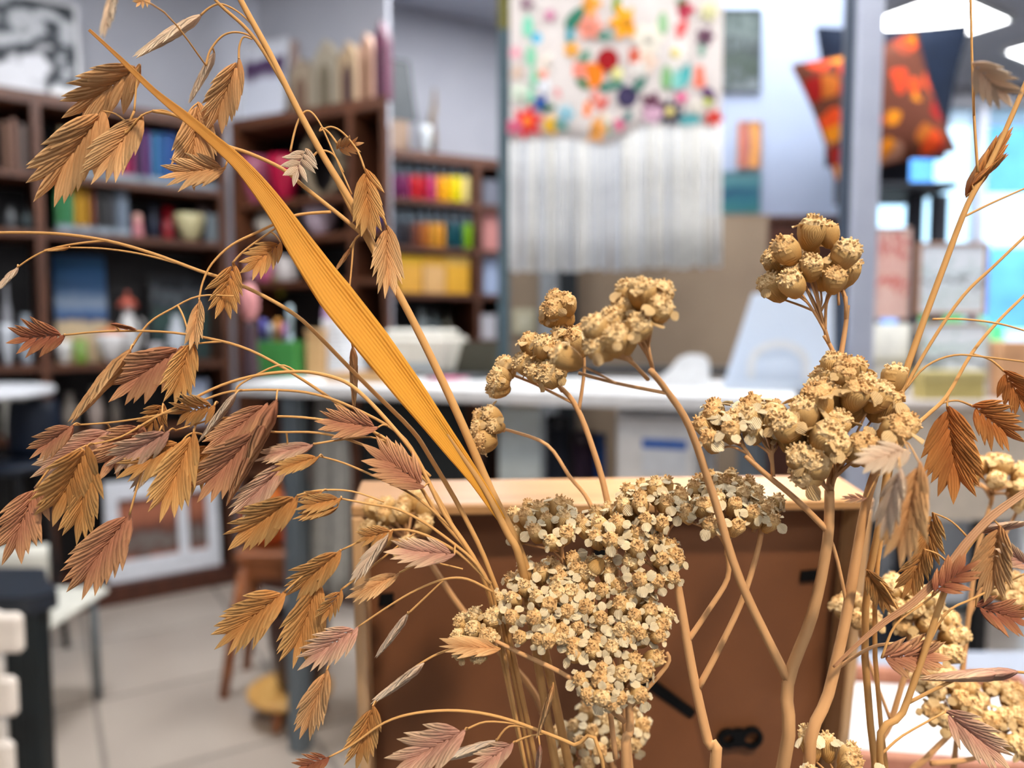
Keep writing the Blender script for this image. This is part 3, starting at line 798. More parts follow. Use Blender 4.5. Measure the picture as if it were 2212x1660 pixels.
t = thing('craft_doll', 'pink craft doll with a round head behind the green box', 'doll', fd.at(x, 0.10, DZ + 0.0005), fd.t)
MB().lathe([(0.020, 0), (0.022, 0.02), (0.018, h * 0.3), (0.016, h * 0.55), (0.012, h * 0.62)], n=14).build('body', plain((66, 44, 52), 0.6), t, smooth=True)
MB().blob((0, 0, h * 0.82), (w * 0.6, w * 0.55, h * 0.2)).build('head', plain((226, 150, 150), 0.6), t, smooth=True)
x, w, h = on_desk(660, 696, 712, 0.25)
t = thing('wooden_box', 'upright pale wooden box on the desk', 'box', fd.at(x, 0.25, DZ + 0.0005), fd.t)
M_pale = wood('pale_birch', (206, 168, 118), (184, 142, 92), stretch=(3, 3, 30))
MB().box(-w / 2, w / 2, 0, 0.06, 0, h * 0.9, bevel=0.002).build('body', M_pale, t)
MB().box(-w / 2 - 0.002, w / 2 + 0.002, -0.002, 0.062, h * 0.9, h, bevel=0.002).build('lid', M_pale, t)
x, w, h = on_desk(660, 690, 640, 0.29)
t = thing('lilac_spool', 'lilac yarn bundle standing behind the pale wooden box', 'yarn', fd.at(x + 0.01, 0.36, DZ + 0.0005), fd.t)
MB().lathe([(0.014, 0), (0.016, h * 0.1), (0.02, h * 0.5), (0.022, h * 0.8), (0.012, h)], n=14, rib=0.06, ribs=7).build('yarn', plain((178, 140, 176), 0.8), t, smooth=True)
MB().lathe([(0.006, h), (0.006, h + 0.01)], n=8).build('core', M_pale, t)
for k in range(7):
    x, w, h = on_desk(698 + k * 1.5, 770 - k * 4, 690, 0.30)
    hh = h / 7
    t = thing('folded_cloth', ('lowest', 'second', 'third', 'fourth', 'fifth', 'sixth', 'topmost')[k] + ' folded white cloth in the pile on the desk', 'cloth', fd.at(x, 0.27, DZ + 0.0006 + k * hh), fd.t + 0.06 * math.sin(k * 2.1))
    MB().box(-w / 2, w / 2, 0, 0.09, 0, hh * 0.46, bevel=0.003).build('lower_fold', M_white, t)
    MB().box(-w / 2, w / 2 * 0.98, 0.001, 0.09, hh * 0.48, hh * 0.96, bevel=0.003).build('upper_fold', M_white2, t)
x, w, h = on_desk(700, 838, 800, 0.08)
t = thing('wooden_tray', 'flat light wooden tray at the front of the desk', 'tray', fd.at(x, 0.08, DZ + 0.0005), fd.t)
MB().box(-w / 2, w / 2, 0, 0.12, 0, 0.006, bevel=0.001).build('base', M_pale, t)
for y0 in (0, 0.114): MB().box(-w / 2, w / 2, y0, y0 + 0.006, 0.006, 0.022).build('rim', M_pale, t)
for s in (-1, 1): MB().box(s * (w / 2 - 0.003) - 0.003, s * (w / 2 - 0.003) + 0.003, 0.006, 0.114, 0.006, 0.022).build('rim', M_pale, t)
x, w, h = on_desk(826, 968, 712, 0.34)
t = thing('cutting_machine', 'cream desktop craft machine on the desk before the paint shelf', 'machine', fd.at(x, 0.32, DZ + 0.0005), fd.t)
cm = plain((206, 200, 186), 0.45)
MB().box(-w / 2, w / 2, 0, 0.16, 0.01, h * 0.86, bevel=0.012).build('body', cm, t)
MB().box(-w / 2 + 0.01, w / 2 - 0.02, 0.01, 0.14, h * 0.86, h, bevel=0.008).build('lid', plain((222, 218, 206), 0.4), t)
MB().box(-w / 2 + 0.02, w / 2 - 0.02, -0.004, 0.004, h * 0.12, h * 0.3).build('slot', plain((150, 156, 158), 0.4), t)
for s in (-1, 1): MB().box(s * w * 0.36 - 0.012, s * w * 0.36 + 0.012, 0.02, 0.14, 0, 0.01).build('foot', M_black, t)
x, w, h = on_desk(978, 1084, 738, 0.40)
t = thing('open_laptop', 'dark olive laptop standing open on the desk', 'laptop', fd.at(x, 0.36, DZ + 0.0005), fd.t)
lm = plain((70, 68, 54), 0.5)
MB().box(-w / 2, w / 2, -0.10, 0.0, 0, 0.010, bevel=0.002).build('keyboard_base', plain((58, 62, 66), 0.4), t)
MB().prism([(-w / 2 + 0.02, 0.010), (w / 2, 0.010), (w / 2, h), (-w / 2 + 0.045, h)], 0.0, 0.010).build('screen_lid', lm, t)
MB().tube([(-w / 2 + 0.02, 0.004, 0.01), (w / 2, 0.004, 0.01)], 0.004, 6).build('hinge', M_black, t)
x, w, h = on_desk(922, 984, 812, 0.16)
t = thing('pink_notepad', 'thin pink notepad lying on the desk', 'notepad', fd.at(x, 0.15, DZ + 0.0005), fd.t)
MB().box(-w / 2, w / 2, 0, 0.09, 0, 0.006, bevel=0.001).build('pages', M_white, t)
MB().box(-w / 2, w / 2, 0, 0.09, 0.006, 0.008).build('cover', plain((206, 60, 120), 0.5), t)
# black long keyboard riser at the back of the desk
x, w, h = on_desk(1088, 1700, 792, 0.48)
t = thing('black_riser', 'long black monitor riser along the back of the desk', 'shelf', fd.at(x, 0.44, DZ + 0.0005), fd.t)
hr = max(0.03, h)
MB().box(-w / 2, w / 2, 0, 0.10, hr - 0.018, hr, bevel=0.003).build('board', M_black, t)
for s in (-1, -0.33, 0.33, 1): MB().box(s * (w / 2 - 0.015) - 0.015, s * (w / 2 - 0.015) + 0.015, 0.005, 0.095, 0, hr - 0.018).build('support', M_black, t)
# white tape dispenser
x, w, h = on_desk(1428, 1532, 766, 0.20)
t = thing('tape_dispenser', 'white tape dispenser with a dark gap on the desk', 'dispenser', fd.at(x, 0.20, DZ + 0.0005), fd.t)
prof = [(-0.5, 0), (0.5, 0), (0.48, 0.62), (0.44, 0.86), (0.3, 0.98), (0.05, 1.0), (-0.12, 0.9), (-0.3, 0.55), (-0.48, 0.35)]
for s in (0.0, 0.036):
    MB().prism([(a * w, b * h) for a, b in prof], s, s + 0.006).build('side_wall', M_white, t)
MB().box(-w * 0.49, w * 0.49, 0.006, 0.036, 0, h * 0.3).build('base', M_white, t)
MB().prism([(w * 0.2, h * 0.3), (w * 0.47, h * 0.3), (w * 0.46, h * 0.8), (w * 0.3, h * 0.93)], 0.006, 0.036).build('back_block', M_white, t)
MB().tube([(w * 0.02, 0.0061, h * 0.55), (w * 0.02, 0.0359, h * 0.55)], h * 0.3, 14).build('tape_roll', plain((40, 50, 52), 0.4), t)
# white acrylic display easel
x, w, h = on_desk(1572, 1806, 628, 0.24)
t = thing('acrylic_easel', 'white translucent acrylic display stand leaning on the desk', 'display stand', fd.at(x, 0.22, DZ + 0.0005), fd.t)
M_acr = mat('frosted_acrylic', (226, 234, 244), (214, 224, 238), rough=0.25, scale=3, trans=0.35)
b = MB().prism([(-w / 2, 0.02), (w / 2, 0.02), (w / 2 - 0.004, h), (-w * 0.27, h)], 0, 0.006)
b.moved(Matrix.Rotation(-R(14), 4, 'X')).build('back_sheet', M_acr, t)
MB().box(-w / 2, w / 2, -0.05, 0.03, 0, 0.004).build('foot_sheet', M_acr, t)
MB().box(-w / 2, w / 2, -0.053, -0.048, 0.0, 0.022).build('lip', M_acr, t)
pr = [(-0.06, 0.0045)] + [(0.06 * -math.cos(math.pi * k / 10), 0.05 + 0.05 * math.sin(math.pi * k / 10)) for k in range(11)] + [(0.06, 0.0045), (0.045, 0.0045)] + [(0.045 * math.cos(math.pi * k / 10), 0.05 + 0.035 * math.sin(math.pi * k / 10)) for k in range(11)] + [(-0.045, 0.0045)]
MB().prism(pr, -0.03, -0.01).build('arch', M_white, t)

# ------------------------------------------------------------------ partition and posts behind the desk
fp = Face(0.0, 2.42, -4.0)
M_part = mat('brown_grey_board', (152, 132, 110), (136, 116, 96), rough=0.75, scale=4)
x0, x1, _, z1 = rect(fp, (1080, 470, 1652, 800), 0)
pt = struct(MB().box(x0, x1, 0, 0.05, 0, z1).build('wall_screen', M_part, None, loc=fp.b, rot=(0, 0, fp.t)))
a0, a1, c0_, c1_ = rect(fp, (1108, 668, 1156, 722), -0.01)
t = thing('light_switch', 'cream light switch plate on the brown partition', 'switch', fp.at((a0 + a1) / 2, 0, (c0_ + c1_) / 2), fp.t)
MB().box(-(a1 - a0) / 2, (a1 - a0) / 2, -0.008, 0, -(c1_ - c0_) / 2, (c1_ - c0_) / 2, bevel=0.002).build('plate', plain((206, 198, 168), 0.4), t)
MB().box(-0.012, 0.012, -0.011, -0.008, -0.014, 0.014, bevel=0.001).build('rocker', plain((220, 214, 190), 0.3), t)
a0, a1, c0_, c1_ = rect(fp, (1166, 590, 1206, 800), -0.03)
t = thing('steel_upright', 'grey steel upright in front of the brown partition', 'post', fp.at((a0 + a1) / 2, -0.045, 0), fp.t)
MB().box(-(a1 - a0) / 2, (a1 - a0) / 2, 0, 0.03, 0.004, 1.55, bevel=0.002).build('post', plain((150, 154, 158), 0.4), t)
MB().box(-0.028, 0.024, -0.02, 0.034, 0, 0.004).build('foot_plate', M_steel, t)
a0, a1, c0_, c1_ = rect(fp, (1207, 590, 1246, 800), -0.03)
t = thing('dark_board', 'narrow dark board beside the grey steel upright', 'board', fp.at((a0 + a1) / 2, -0.03, 0), fp.t)
MB().box(-(a1 - a0) / 2, (a1 - a0) / 2, 0, 0.018, 0.006, 1.52, bevel=0.002).build('board', plain((26, 34, 40), 0.5), t)
MB().box(-0.024, 0.026, -0.008, 0.026, 0, 0.006).build('foot', M_black, t)
# tall blue-grey post left of the wall hanging
q0, q1 = onY(1076, 300, 2.2), onY(1101, 300, 2.2)
t = thing('blue_grey_post', 'tall blue grey steel post beside the floral wall hanging', 'post', ((q0.x + q1.x) / 2, 2.2, 0))
MB().box(-(q1.x - q0.x) / 2, (q1.x - q0.x) / 2, 0, 0.035, 0.006, CEIL - 0.006, bevel=0.002).build('post', plain((78, 98, 106), 0.4), t)
zo = onY(1088, 62, 2.2).z
MB().box(-(q1.x - q0.x) / 2 - 0.001, (q1.x - q0.x) / 2 + 0.001, -0.001, 0.036, zo, CEIL - 0.1).build('olive_sleeve', plain((112, 108, 52), 0.5), t)
MB().box(-0.05, 0.05, -0.03, 0.06, 0, 0.006).build('foot_plate', M_steel, t)
MB().box(-0.05, 0.05, -0.03, 0.06, CEIL - 0.006, CEIL - 0.0005).build('ceiling_plate', M_steel, t)

# ------------------------------------------------------------------ wall hanging with felt flowers and fringe
HY = 2.0
fh = Face(0.0, HY, 0.0)
def hp(px, py, ly=0.0): return fh.hit(px, py, ly)
hx = hp(1330, 300)[0]
hz_top = 2.16
hang = thing('wall_hanging', 'cream woven hanging with felt flowers and a long white fringe', 'wall hanging', (hx, HY, hp(1330, 590)[1]))
hz0 = hang.location.z
def edge_y(px):
    pts = [(1098, 312), (1160, 306), (1240, 308), (1310, 318), (1345, 298), (1385, 278), (1450, 274), (1562, 272)]
    for (a, ya), (b, yb) in zip(pts[:-1], pts[1:]):
        if a <= px <= b: return ya + (yb - ya) * (px - a) / (b - a)
    return 290
M_felt = mat('cream_felt', (218, 208, 202), (206, 195, 188), rough=0.95, scale=18, bump=0.4)
rows = []
N = 30
for j in range(15):
    row = []
    for i in range(N + 1):
        px = 1102 + (1557 - 1102) * i / N
        x, zb_ = hp(px, edge_y(px))
        z = zb_ + (hz_top - zb_) * (j / 14)
        row.append((x - hx, 0.006 * math.sin(i * 0.55) + 0.003 * math.sin(j * 0.9 + i * 0.3), z - hz0))
    rows.append(row)
pb = MB().quad_grid(rows).build('woven_panel', M_felt, hang, smooth=True)
s_ = pb.modifiers.new('thickness', 'SOLIDIFY'); s_.thickness = 0.006; s_.offset = 1
def wob(px): return 0.006 * math.sin(((px - 1102) / 455 * N) * 0.55)
yarns = [mat('white_yarn', (232, 230, 226), (214, 212, 208), rough=0.95, scale=80, bump=0.3), mat('ivory_yarn', (222, 218, 208), (204, 200, 190), rough=0.95, scale=80, bump=0.3), mat('grey_white_yarn', (206, 208, 212), (190, 192, 198), rough=0.95, scale=80, bump=0.3)]
rf = random.Random(3)
for k in range(110):
    px = 1104 + k * (1556 - 1104) / 109 + rf.uniform(-1.2, 1.2)
    x, z1 = hp(px, edge_y(min(1556, max(1104, px))))
    x2, z2 = hp(px + rf.uniform(-5, 5), 588 - 12 * (px - 1104) / 450 + rf.uniform(-6, 5))
    w1 = wob(px)
    yo = 0.004 * (k % 3 - 1)
    MB().tube([(x - hx, w1 + yo - 0.002, z1 + 0.006 - hz0), ((x * 2 + x2) / 3 - hx + rf.uniform(-.002, .002), w1 + yo - 0.005, (2 * z1 + z2) / 3 - hz0), ((x + 2 * x2) / 3 - hx + rf.uniform(-.002, .002), yo, (z1 + 2 * z2) / 3 - hz0), (x2 - hx, yo, z2 - hz0)],
              [0.0032, 0.0040, 0.0044, 0.0046], 6).build('fringe_strand', yarns[rf.choice((0, 0, 1, 2))], hang, smooth=True)
MB().tube([(hp(1090, 0)[0] - hx, 0.0, hz_top - hz0 + 0.008), (hp(1572, 0)[0] - hx, 0.0, hz_top - hz0 + 0.008)], 0.011, 10).build('dowel', M_pale, hang, smooth=True)
for s in (-1, 1):
    MB().tube([(s * 0.20, 0, hz_top - hz0 + 0.018), (s * 0.20, 0, CEIL - hz0)], 0.0015, 5).build('cord', M_white2, hang)
# felt motifs: (zoom x, zoom y, size, colour, kind) read in a crop at 3.95x whose corner is (1100, 0)
FELT = [(670, 40, 75, (255, 170, 60), 'f5'), (920, 40, 55, (130, 150, 10), 'lv'), (1000, 200, 98, (255, 170, 20), 'f6'), (560, 170, 75, (46, 118, 92), 'ld'), (515, 315, 45, (40, 150, 165), 'lv'),
        (160, 230, 62, (130, 214, 180), 'lv'), (235, 330, 36, (84, 190, 224), 'r'), (185, 480, 62, (132, 205, 165), 'lv'), (215, 660, 52, (140, 208, 170), 'lv'), (180, 810, 50, (150, 214, 180), 'lv'),
        (345, 140, 34, (212, 134, 165), 'f5'), (680, 235, 78, (250, 152, 128), 'f6'), (815, 310, 48, (92, 152, 132), 'lh'), (1180, 350, 92, (240, 230, 212), 'f6'), (840, 515, 74, (160, 0, 12), 'r'),
        (1085, 490, 52, (230, 84, 44), 'f5'), (530, 440, 46, (255, 180, 66), 'f5'), (640, 500, 48, (80, 142, 112), 'ld'), (700, 650, 82, (255, 130, 12), 'r'), (595, 610, 50, (242, 134, 112), 'sq'),
        (920, 630, 42, (226, 220, 150), 'r'), (1475, 85, 70, (200, 56, 80), 'f5'), (1430, 280, 78, (226, 92, 92), 'ld2'), (1700, 110, 52, (232, 226, 172), 'f5'), (1670, 320, 56, (112, 72, 92), 'f5'),
        (1410, 465, 84, (244, 236, 226), 'f8'), (1300, 215, 62, (150, 190, 140), 'lv'), (1335, 670, 68, (130, 176, 120), 'lv'), (1495, 650, 70, (72, 172, 172), 'ldv'), (1425, 690, 60, (136, 202, 192), 'lv'),
        (1660, 660, 76, (242, 122, 96), 'sq'), (1005, 830, 72, (62, 52, 86), 'r'), (825, 745, 48, (62, 132, 112), 'lh'), (915, 722, 42, (70, 140, 116), 'lh'), (1110, 722, 52, (42, 112, 96), 'ld'),
        (625, 730, 44, (52, 112, 52), 'ld2'), (280, 890, 50, (16, 82, 172), 'f5'), (155, 1045, 96, (228, 28, 52), 'st'), (360, 1075, 54, (246, 190, 30), 'f5'), (630, 940, 54, (255, 122, 12), 'sq'),
        (720, 1110, 80, (236, 160, 72), 'f6'), (800, 890, 48, (216, 92, 82), 'ld'), (795, 1025, 54, (242, 228, 206), 'f5'), (440, 1085, 46, (102, 152, 140), 'ld2'), (480, 985, 52, (152, 202, 216), 'f5'),
        (1210, 900, 70, (104, 52, 74), 'f5'), (1215, 980, 60, (232, 184, 206), 'f5'), (1360, 968, 78, (72, 66, 82), 'f8'), (1535, 1025, 70, (82, 162, 166), 'lh'), (1712, 818, 58, (92, 52, 102), 'ld2'),
        (1690, 876, 26, (192, 202, 62), 'r'), (1742, 1020, 52, (226, 52, 32), 'f5'), (1465, 835, 38, (232, 112, 152), 'f5'), (1100, 605, 52, (244, 236, 226), 'f5'), (1165, 545, 62, (250, 216, 192), 'f5'),
        (325, 545, 60, (246, 230, 214), 'f5'), (285, 632, 38, (242, 162, 142), 'r'), (60, 620, 44, (212, 182, 160), 'f5'), (80, 800, 54, (226, 236, 214), 'f5'), (300, 752, 48, (240, 240, 244), 'f5'),
        (430, 802, 36, (236, 152, 152), 'f5'), (45, 455, 38, (242, 162, 176), 'f5'), (935, 1070, 40, (214, 104, 134), 'f5'), (710, 850, 62, (246, 152, 136), 'f6'), (1600, 915, 46, (242, 232, 216), 'f5'),
        (150, 30, 40, (156, 126, 136), 'f5'), (1010, 1000, 42, (52, 114, 112), 'ld'), (340, 925, 40, (62, 112, 82), 'lh'), (1470, 22, 34, (62, 122, 82), 'lh'), (50, 1085, 52, (226, 104, 134), 'f5'), (1640, 430, 40, (120, 160, 140), 'lv'), (850, 1100, 38, (130, 170, 150), 'lv'), (1060, 500, 30, (92, 130, 60), 'ld')]
for k, (zx, zy, sz, c, kd) in enumerate(FELT):
    px, py = 1100 + zx / 3.95, zy / 3.95
    x, z = hp(px, py)
    r = 1.55 * sz / 3.95 / F * HY
    y = wob(px) - 0.0045 - 0.0012 * (k % 3)
    poly = []
    if kd.startswith('l'):
        ang = {'lv': R(90), 'lh': R(5), 'ld': R(50), 'ld2': R(-35 + (80 if c[0] > 200 else 0)), 'ldv': R(72)}[kd]
        for i in range(14):
            a = 2 * math.pi * i / 14
            u, v = r * 0.95 * math.cos(a), r * 0.45 * math.sin(a) * (1 - 0.2 * math.cos(a))
            poly.append((u * math.cos(ang) - v * math.sin(ang), u * math.sin(ang) + v * math.cos(ang)))
        nm = 'felt_leaf'
    elif kd == 'sq':
        poly = [(-r * .72, -r * .7), (r * .66, -r * .74), (r * .76, r * .68), (-r * .64, r * .74)]; nm = 'felt_patch'
    elif kd == 'r':
        poly = [(r * .8 * math.cos(2 * math.pi * i / 14), r * .8 * math.sin(2 * math.pi * i / 14)) for i in range(14)]; nm = 'felt_disc'
    elif kd == 'st':
        poly = [((r if i % 2 == 0 else r * .55) * math.cos(2 * math.pi * i / 12 + .3), (r if i % 2 == 0 else r * .55) * math.sin(2 * math.pi * i / 12 + .3)) for i in range(12)]; nm = 'felt_star'
    else:
        n = int(kd[1:])
        poly = [(r * (0.78 + 0.22 * math.cos(n * a)) * math.cos(a), r * (0.78 + 0.22 * math.cos(n * a)) * math.sin(a)) for a in [2 * math.pi * i / (n * 5) for i in range(n * 5)]]; nm = 'felt_flower'
    o = MB().prism(poly, -0.004, 0.0).build(nm, plain(c, 0.95), hang, loc=(x - hx, y, z - hz0))
    if nm in ('felt_flower', 'felt_star') and sz > 44:
        cc = (255, 120, 20) if nm == 'felt_star' else (tuple(int(v * 0.82) for v in c) if kd != 'f8' else (226, 206, 120))
        MB().blob((0, -0.005, 0), (r * 0.32, 0.004, r * 0.32), 10, 6).build('button', plain(cc, 0.9), o, smooth=True)

# ------------------------------------------------------------------ white wall column with small pictures
q0, q1 = onY(1563, 300, 2.9), onY(1848, 300, 2.9)
M_wall2 = mat('column_paint', (172, 186, 212), (165, 180, 207), rough=0.8, scale=5)
struct(MB().box(q0.x - 0.25, q1.x, 2.9, 3.15, 0, CEIL).build('wall_column', M_wall2))
fw = Face(0, 2.9, 0)
def wall_pic(name, label, r, m_art, c, b=0.006):
    x0, x1, z0, z1 = rect(fw, r, 0)
    w, h = x1 - x0, z1 - z0
    t = thing(name, label, 'picture', ((x0 + x1) / 2, 2.9, z0))
    mf = plain(c, 0.5)
    for s in (-1, 1): MB().box(s * (w / 2 - b / 2) - b / 2, s * (w / 2 - b / 2) + b / 2, -0.014, 0, 0, h).build('frame_side', mf, t)
    for z in (0, h - b): MB().box(-w / 2 + b, w / 2 - b, -0.014, 0, z, z + b).build('frame_rail', mf, t)
    MB().box(-w / 2 + b, w / 2 - b, -0.010, 0, b, h - b).build('artwork', m_art, t)
wall_pic('forest_picture', 'dark green forest picture at the top of the white column', (1540, 22, 1641, 200), art('forest_paint', [(0, (110, 120, 126)), (0.14, (80, 90, 92)), (0.25, (40, 56, 46)), (0.42, (58, 72, 66)), (0.55, (24, 36, 40)), (0.7, (88, 100, 100)), (0.85, (60, 74, 72)), (1, (40, 54, 56))], noise=0.9, scale=5), (60, 70, 74))
wall_pic('sunset_picture', 'orange and purple picture in the middle of the white column', (1594, 264, 1642, 364), art('orange_paint', [(0, (216, 124, 84)), (0.25, (196, 110, 100)), (0.45, (110, 70, 90)), (0.55, (230, 164, 90)), (0.8, (224, 154, 74)), (1, (130, 90, 80))], axis='X', noise=0.3, scale=3), (190, 150, 120), b=0.003)
wall_pic('teal_picture', 'teal abstract picture below the orange one on the white column', (1546, 372, 1640, 462), art('teal_paint', [(0, (60, 130, 130)), (0.35, (40, 110, 130)), (0.5, (30, 84, 116)), (0.7, (70, 130, 140)), (1, (90, 140, 150))], noise=0.5, scale=3), (110, 140, 150), b=0.003)
# dark wooden cabinet at the foot of the column
x0, x1, _, z1 = rect(Face(0, 2.58, 0), (1657, 466, 1842, 800), 0)
t = thing('dark_cabinet', 'dark brown wooden cabinet before the white column', 'cabinet', ((x0 + x1) / 2, 2.58, 0))
w = x1 - x0
MB().box(-w / 2, w / 2, 0.016, 0.28, 0.05, z1 - 0.02, bevel=0.003).build('body', M_plinth, t)
MB().box(-w / 2 - 0.008, w / 2 + 0.008, 0, 0.288, z1 - 0.02, z1, bevel=0.003).build('top', M_dark, t)
MB().box(-w / 2 + 0.01, w / 2 - 0.01, 0.03, 0.27, 0, 0.05).build('plinth', M_black, t)
for s in (-1, 1):
    d_ = MB().box(s * w / 4 - w / 4 + 0.004, s * w / 4 + w / 4 - 0.004, 0.0, 0.016, 0.06, z1 - 0.03, bevel=0.002).build('door', M_plinth, t)
    MB().blob((-s * w * 0.2 + s * w / 4, -0.008, 0.7), (0.01, 0.01, 0.01), 8, 6).build('knob', M_steel, d_, smooth=True)

# ------------------------------------------------------------------ pale metal door post on the right
q0, q1 = onY(1841, 500, 1.6), onY(1898, 500, 1.6)
hw_ = (q1.x - q0.x) / 2
t = thing('door_post', 'pale grey metal post rising from floor to ceiling on the right', 'post', ((q0.x + q1.x) / 2, 1.6, 0))
MB().box(-hw_, hw_, 0, 0.05, 0.004, CEIL - 0.004, bevel=0.004).build('post', M_alu, t)
MB().box(-hw_ - 0.012, -hw_ - 0.001, 0.015, 0.045, 0.004, CEIL - 0.004).build('seal', plain((60, 74, 92), 0.5), t)
MB().box(-0.06, 0.06, -0.03, 0.08, 0, 0.004).build('floor_plate', M_steel, t)
MB().box(-0.06, 0.06, -0.03, 0.08, CEIL - 0.004, CEIL - 0.0005).build('ceiling_plate', M_steel, t)

# ------------------------------------------------------------------ cushions on a black stand
def floral_mat():
    m = bpy.data.materials.new('floral_print'); m.use_nodes = True
    nt = m.node_tree; b = nt.nodes['Principled BSDF']; b.inputs['Roughness'].default_value = 0.9
    tc = nt.nodes.new('ShaderNodeTexCoord')
    mp = nt.nodes.new('ShaderNodeMapping'); mp.inputs['Scale'].default_value = (1, 0.0, 1)
    nt.links.new(tc.outputs['Object'], mp.inputs['Vector'])
    vo = nt.nodes.new('ShaderNodeTexVoronoi'); vo.inputs['Scale'].default_value = 14.0
    nt.links.new(mp.outputs['Vector'], vo.inputs['Vector'])
    nz = nt.nodes.new('ShaderNodeTexNoise'); nz.inputs['Scale'].default_value = 40
    nt.links.new(mp.outputs['Vector'], nz.inputs['Vector'])
    ad = nt.nodes.new('ShaderNodeMath'); ad.operation = 'MULTIPLY_ADD'; ad.inputs[1].default_value = 0.25
    nt.links.new(nz.outputs['Fac'], ad.inputs[0]); nt.links.new(vo.outputs['Distance'], ad.inputs[2])
    lt = nt.nodes.new('ShaderNodeMath'); lt.operation = 'LESS_THAN'; lt.inputs[1].default_value = 0.62
    nt.links.new(ad.outputs[0], lt.inputs[0])
    sp_ = nt.nodes.new('ShaderNodeSeparateColor'); nt.links.new(vo.outputs['Color'], sp_.inputs[0])
    rp = nt.nodes.new('ShaderNodeValToRGB'); rp.color_ramp.interpolation = 'CONSTANT'
    e = rp.color_ramp.elements
    cs = [(0, (250, 84, 22)), (0.2, (250, 150, 10)), (0.36, (176, 16, 14)), (0.48, (236, 70, 24)), (0.6, (196, 140, 116)), (0.72, (206, 110, 30)), (0.86, (170, 70, 40))]
    while len(e) < len(cs): e.new(0.5)
    for k, (p, c) in enumerate(cs): e[k].position = p; e[k].color = lin(c)
    nt.links.new(sp_.outputs[0], rp.inputs['Fac'])
    mx = nt.nodes.new('ShaderNodeMix'); mx.data_type = 'RGBA'
    mx.inputs['A'].default_value = lin((112, 58, 38))
    nt.links.new(lt.outputs[0], mx.inputs['Factor']); nt.links.new(rp.outputs['Color'], mx.inputs['B'])
    nt.links.new(mx.outputs['Result'], b.inputs['Base Color'])
    return m
def cushion(name, label, corners, Y, thick, m, pipe_c):
    pts = [onY(a, b_, Y) for a, b_ in corners]          # TL TR BR BL
    c = sum(pts, Vector()) / 4
    zmin = min(p.z for p in pts)
    t = thing(name, label, 'cushion', (c.x, Y, zmin))
    n = 12
    def surf(u, v, s):
        pinch = 0.07
        uu = 0.5 + (u - 0.5) * (1 - pinch * math.sin(math.pi * v)); vv = 0.5 + (v - 0.5) * (1 - pinch * math.sin(math.pi * u))
        p = pts[0] * (1 - uu) * (1 - vv) + pts[1] * uu * (1 - vv) + pts[2] * uu * vv + pts[3] * (1 - uu) * vv
        th = thick * (math.sin(math.pi * u) * math.sin(math.pi * v)) ** 0.45
        return (p.x - c.x, s * th, p.z - zmin)
    b = MB()
    b.quad_grid([[surf(i / n, j / n, -1) for i in range(n + 1)] for j in range(n + 1)])
    b.quad_grid([[surf(i / n, j / n, 1) for i in range(n, -1, -1)] for j in range(n + 1)])
    b.build('cover', m, t, smooth=True)
    loop = [surf(i / n, 0, 1) for i in range(n)] + [surf(1, i / n, 1) for i in range(n)] + [surf(1 - i / n, 1, 1) for i in range(n)] + [surf(0, 1 - i / n, 1) for i in range(n + 1)]
    MB().tube(loop, 0.004, 6).build('piping', plain(pipe_c, 0.8), t, smooth=True)
CUY = 2.30
cushion('floral_cushion', 'tilted square cushion with orange, red and brown flower print', [(1712, 142), (1978, 70), (2066, 326), (1806, 392)], CUY, 0.07, floral_mat(), (110, 56, 36))
cushion('navy_cushion', 'plain navy cushion standing behind the floral cushion', [(1764, 60), (2094, 52), (2040, 344), (1784, 360)], CUY + 0.17, 0.06, mat('navy_cloth', (18, 36, 62), (12, 28, 50), rough=0.95, scale=60, bump=0.3), (14, 28, 48))
fq = Face(0, CUY, 0)
x0, x1, z0, z1 = rect(fq, (1880, 330, 2046, 414), 0.04)
t = thing('black_stand', 'black box stand carrying the two cushions', 'stand', ((x0 + x1) / 2, CUY, 0))
w = x1 - x0
zs = fq.hit(1900, 392)[1]
M_st = plain((34, 38, 48), 0.6)
MB().box(-w / 2, w / 2, -0.02, 0.30, z0, zs - 0.004, bevel=0.004).build('tray_box', M_st, t)
MB().box(-w / 2, w / 2, 0.26, 0.30, zs - 0.004, z1 + 0.03, bevel=0.004).build('back_board', M_st, t)
for px in (1974, 2026):
    lx = fq.hit(px, 500, 0.1)[0] - (x0 + x1) / 2
    MB().box(lx - 0.02, lx + 0.02, 0.08, 0.12, 0.012, z0, bevel=0.003).build('leg', M_st, t)
MB().box(-w / 2, w / 2, -0.05, 0.30, 0, 0.012, bevel=0.003).build('foot', M_st, t)

# ------------------------------------------------------------------ right hand display table with prints
DY = 1.74
fr = Face(0, DY, 0)
zt = fr.hit(2050, 866)[1]
x0 = fr.hit(1880, 900)[0]; x1 = fr.hit(2420, 900)[0]
t = thing('display_table', 'cream display table on black legs at the right edge', 'table', ((x0 + x1) / 2, DY, 0))
w = x1 - x0
MB().box(-w / 2, w / 2, 0, 0.5, zt - 0.02, zt, bevel=0.003).build('tabletop', plain((226, 214, 204), 0.5), t)
MB().box(-w / 2 + 0.02, w / 2 - 0.02, 0.015, 0.03, zt - 0.28, zt - 0.02).build('apron', plain((222, 206, 186), 0.6), t)
for lx in (-w / 2 + 0.021, w / 2 - 0.021):
    for ly in (0.02, 0.44):
        MB().box(lx - 0.02, lx + 0.02, ly, ly + 0.04, 0, zt - 0.02, bevel=0.003).build('leg', M_black, t)
def sheet_print(name, label, r, ly, stops, c, b=0.008, noise=0.6, scale=5, axis='Z'):
    picture(name, label, fr, (r[0], r[1], r[2], 866), zt, ly, art(name + '_art', stops, noise=noise, scale=scale, axis=axis), c, border=b, lean=R(4))
W_ = (226, 232, 240)
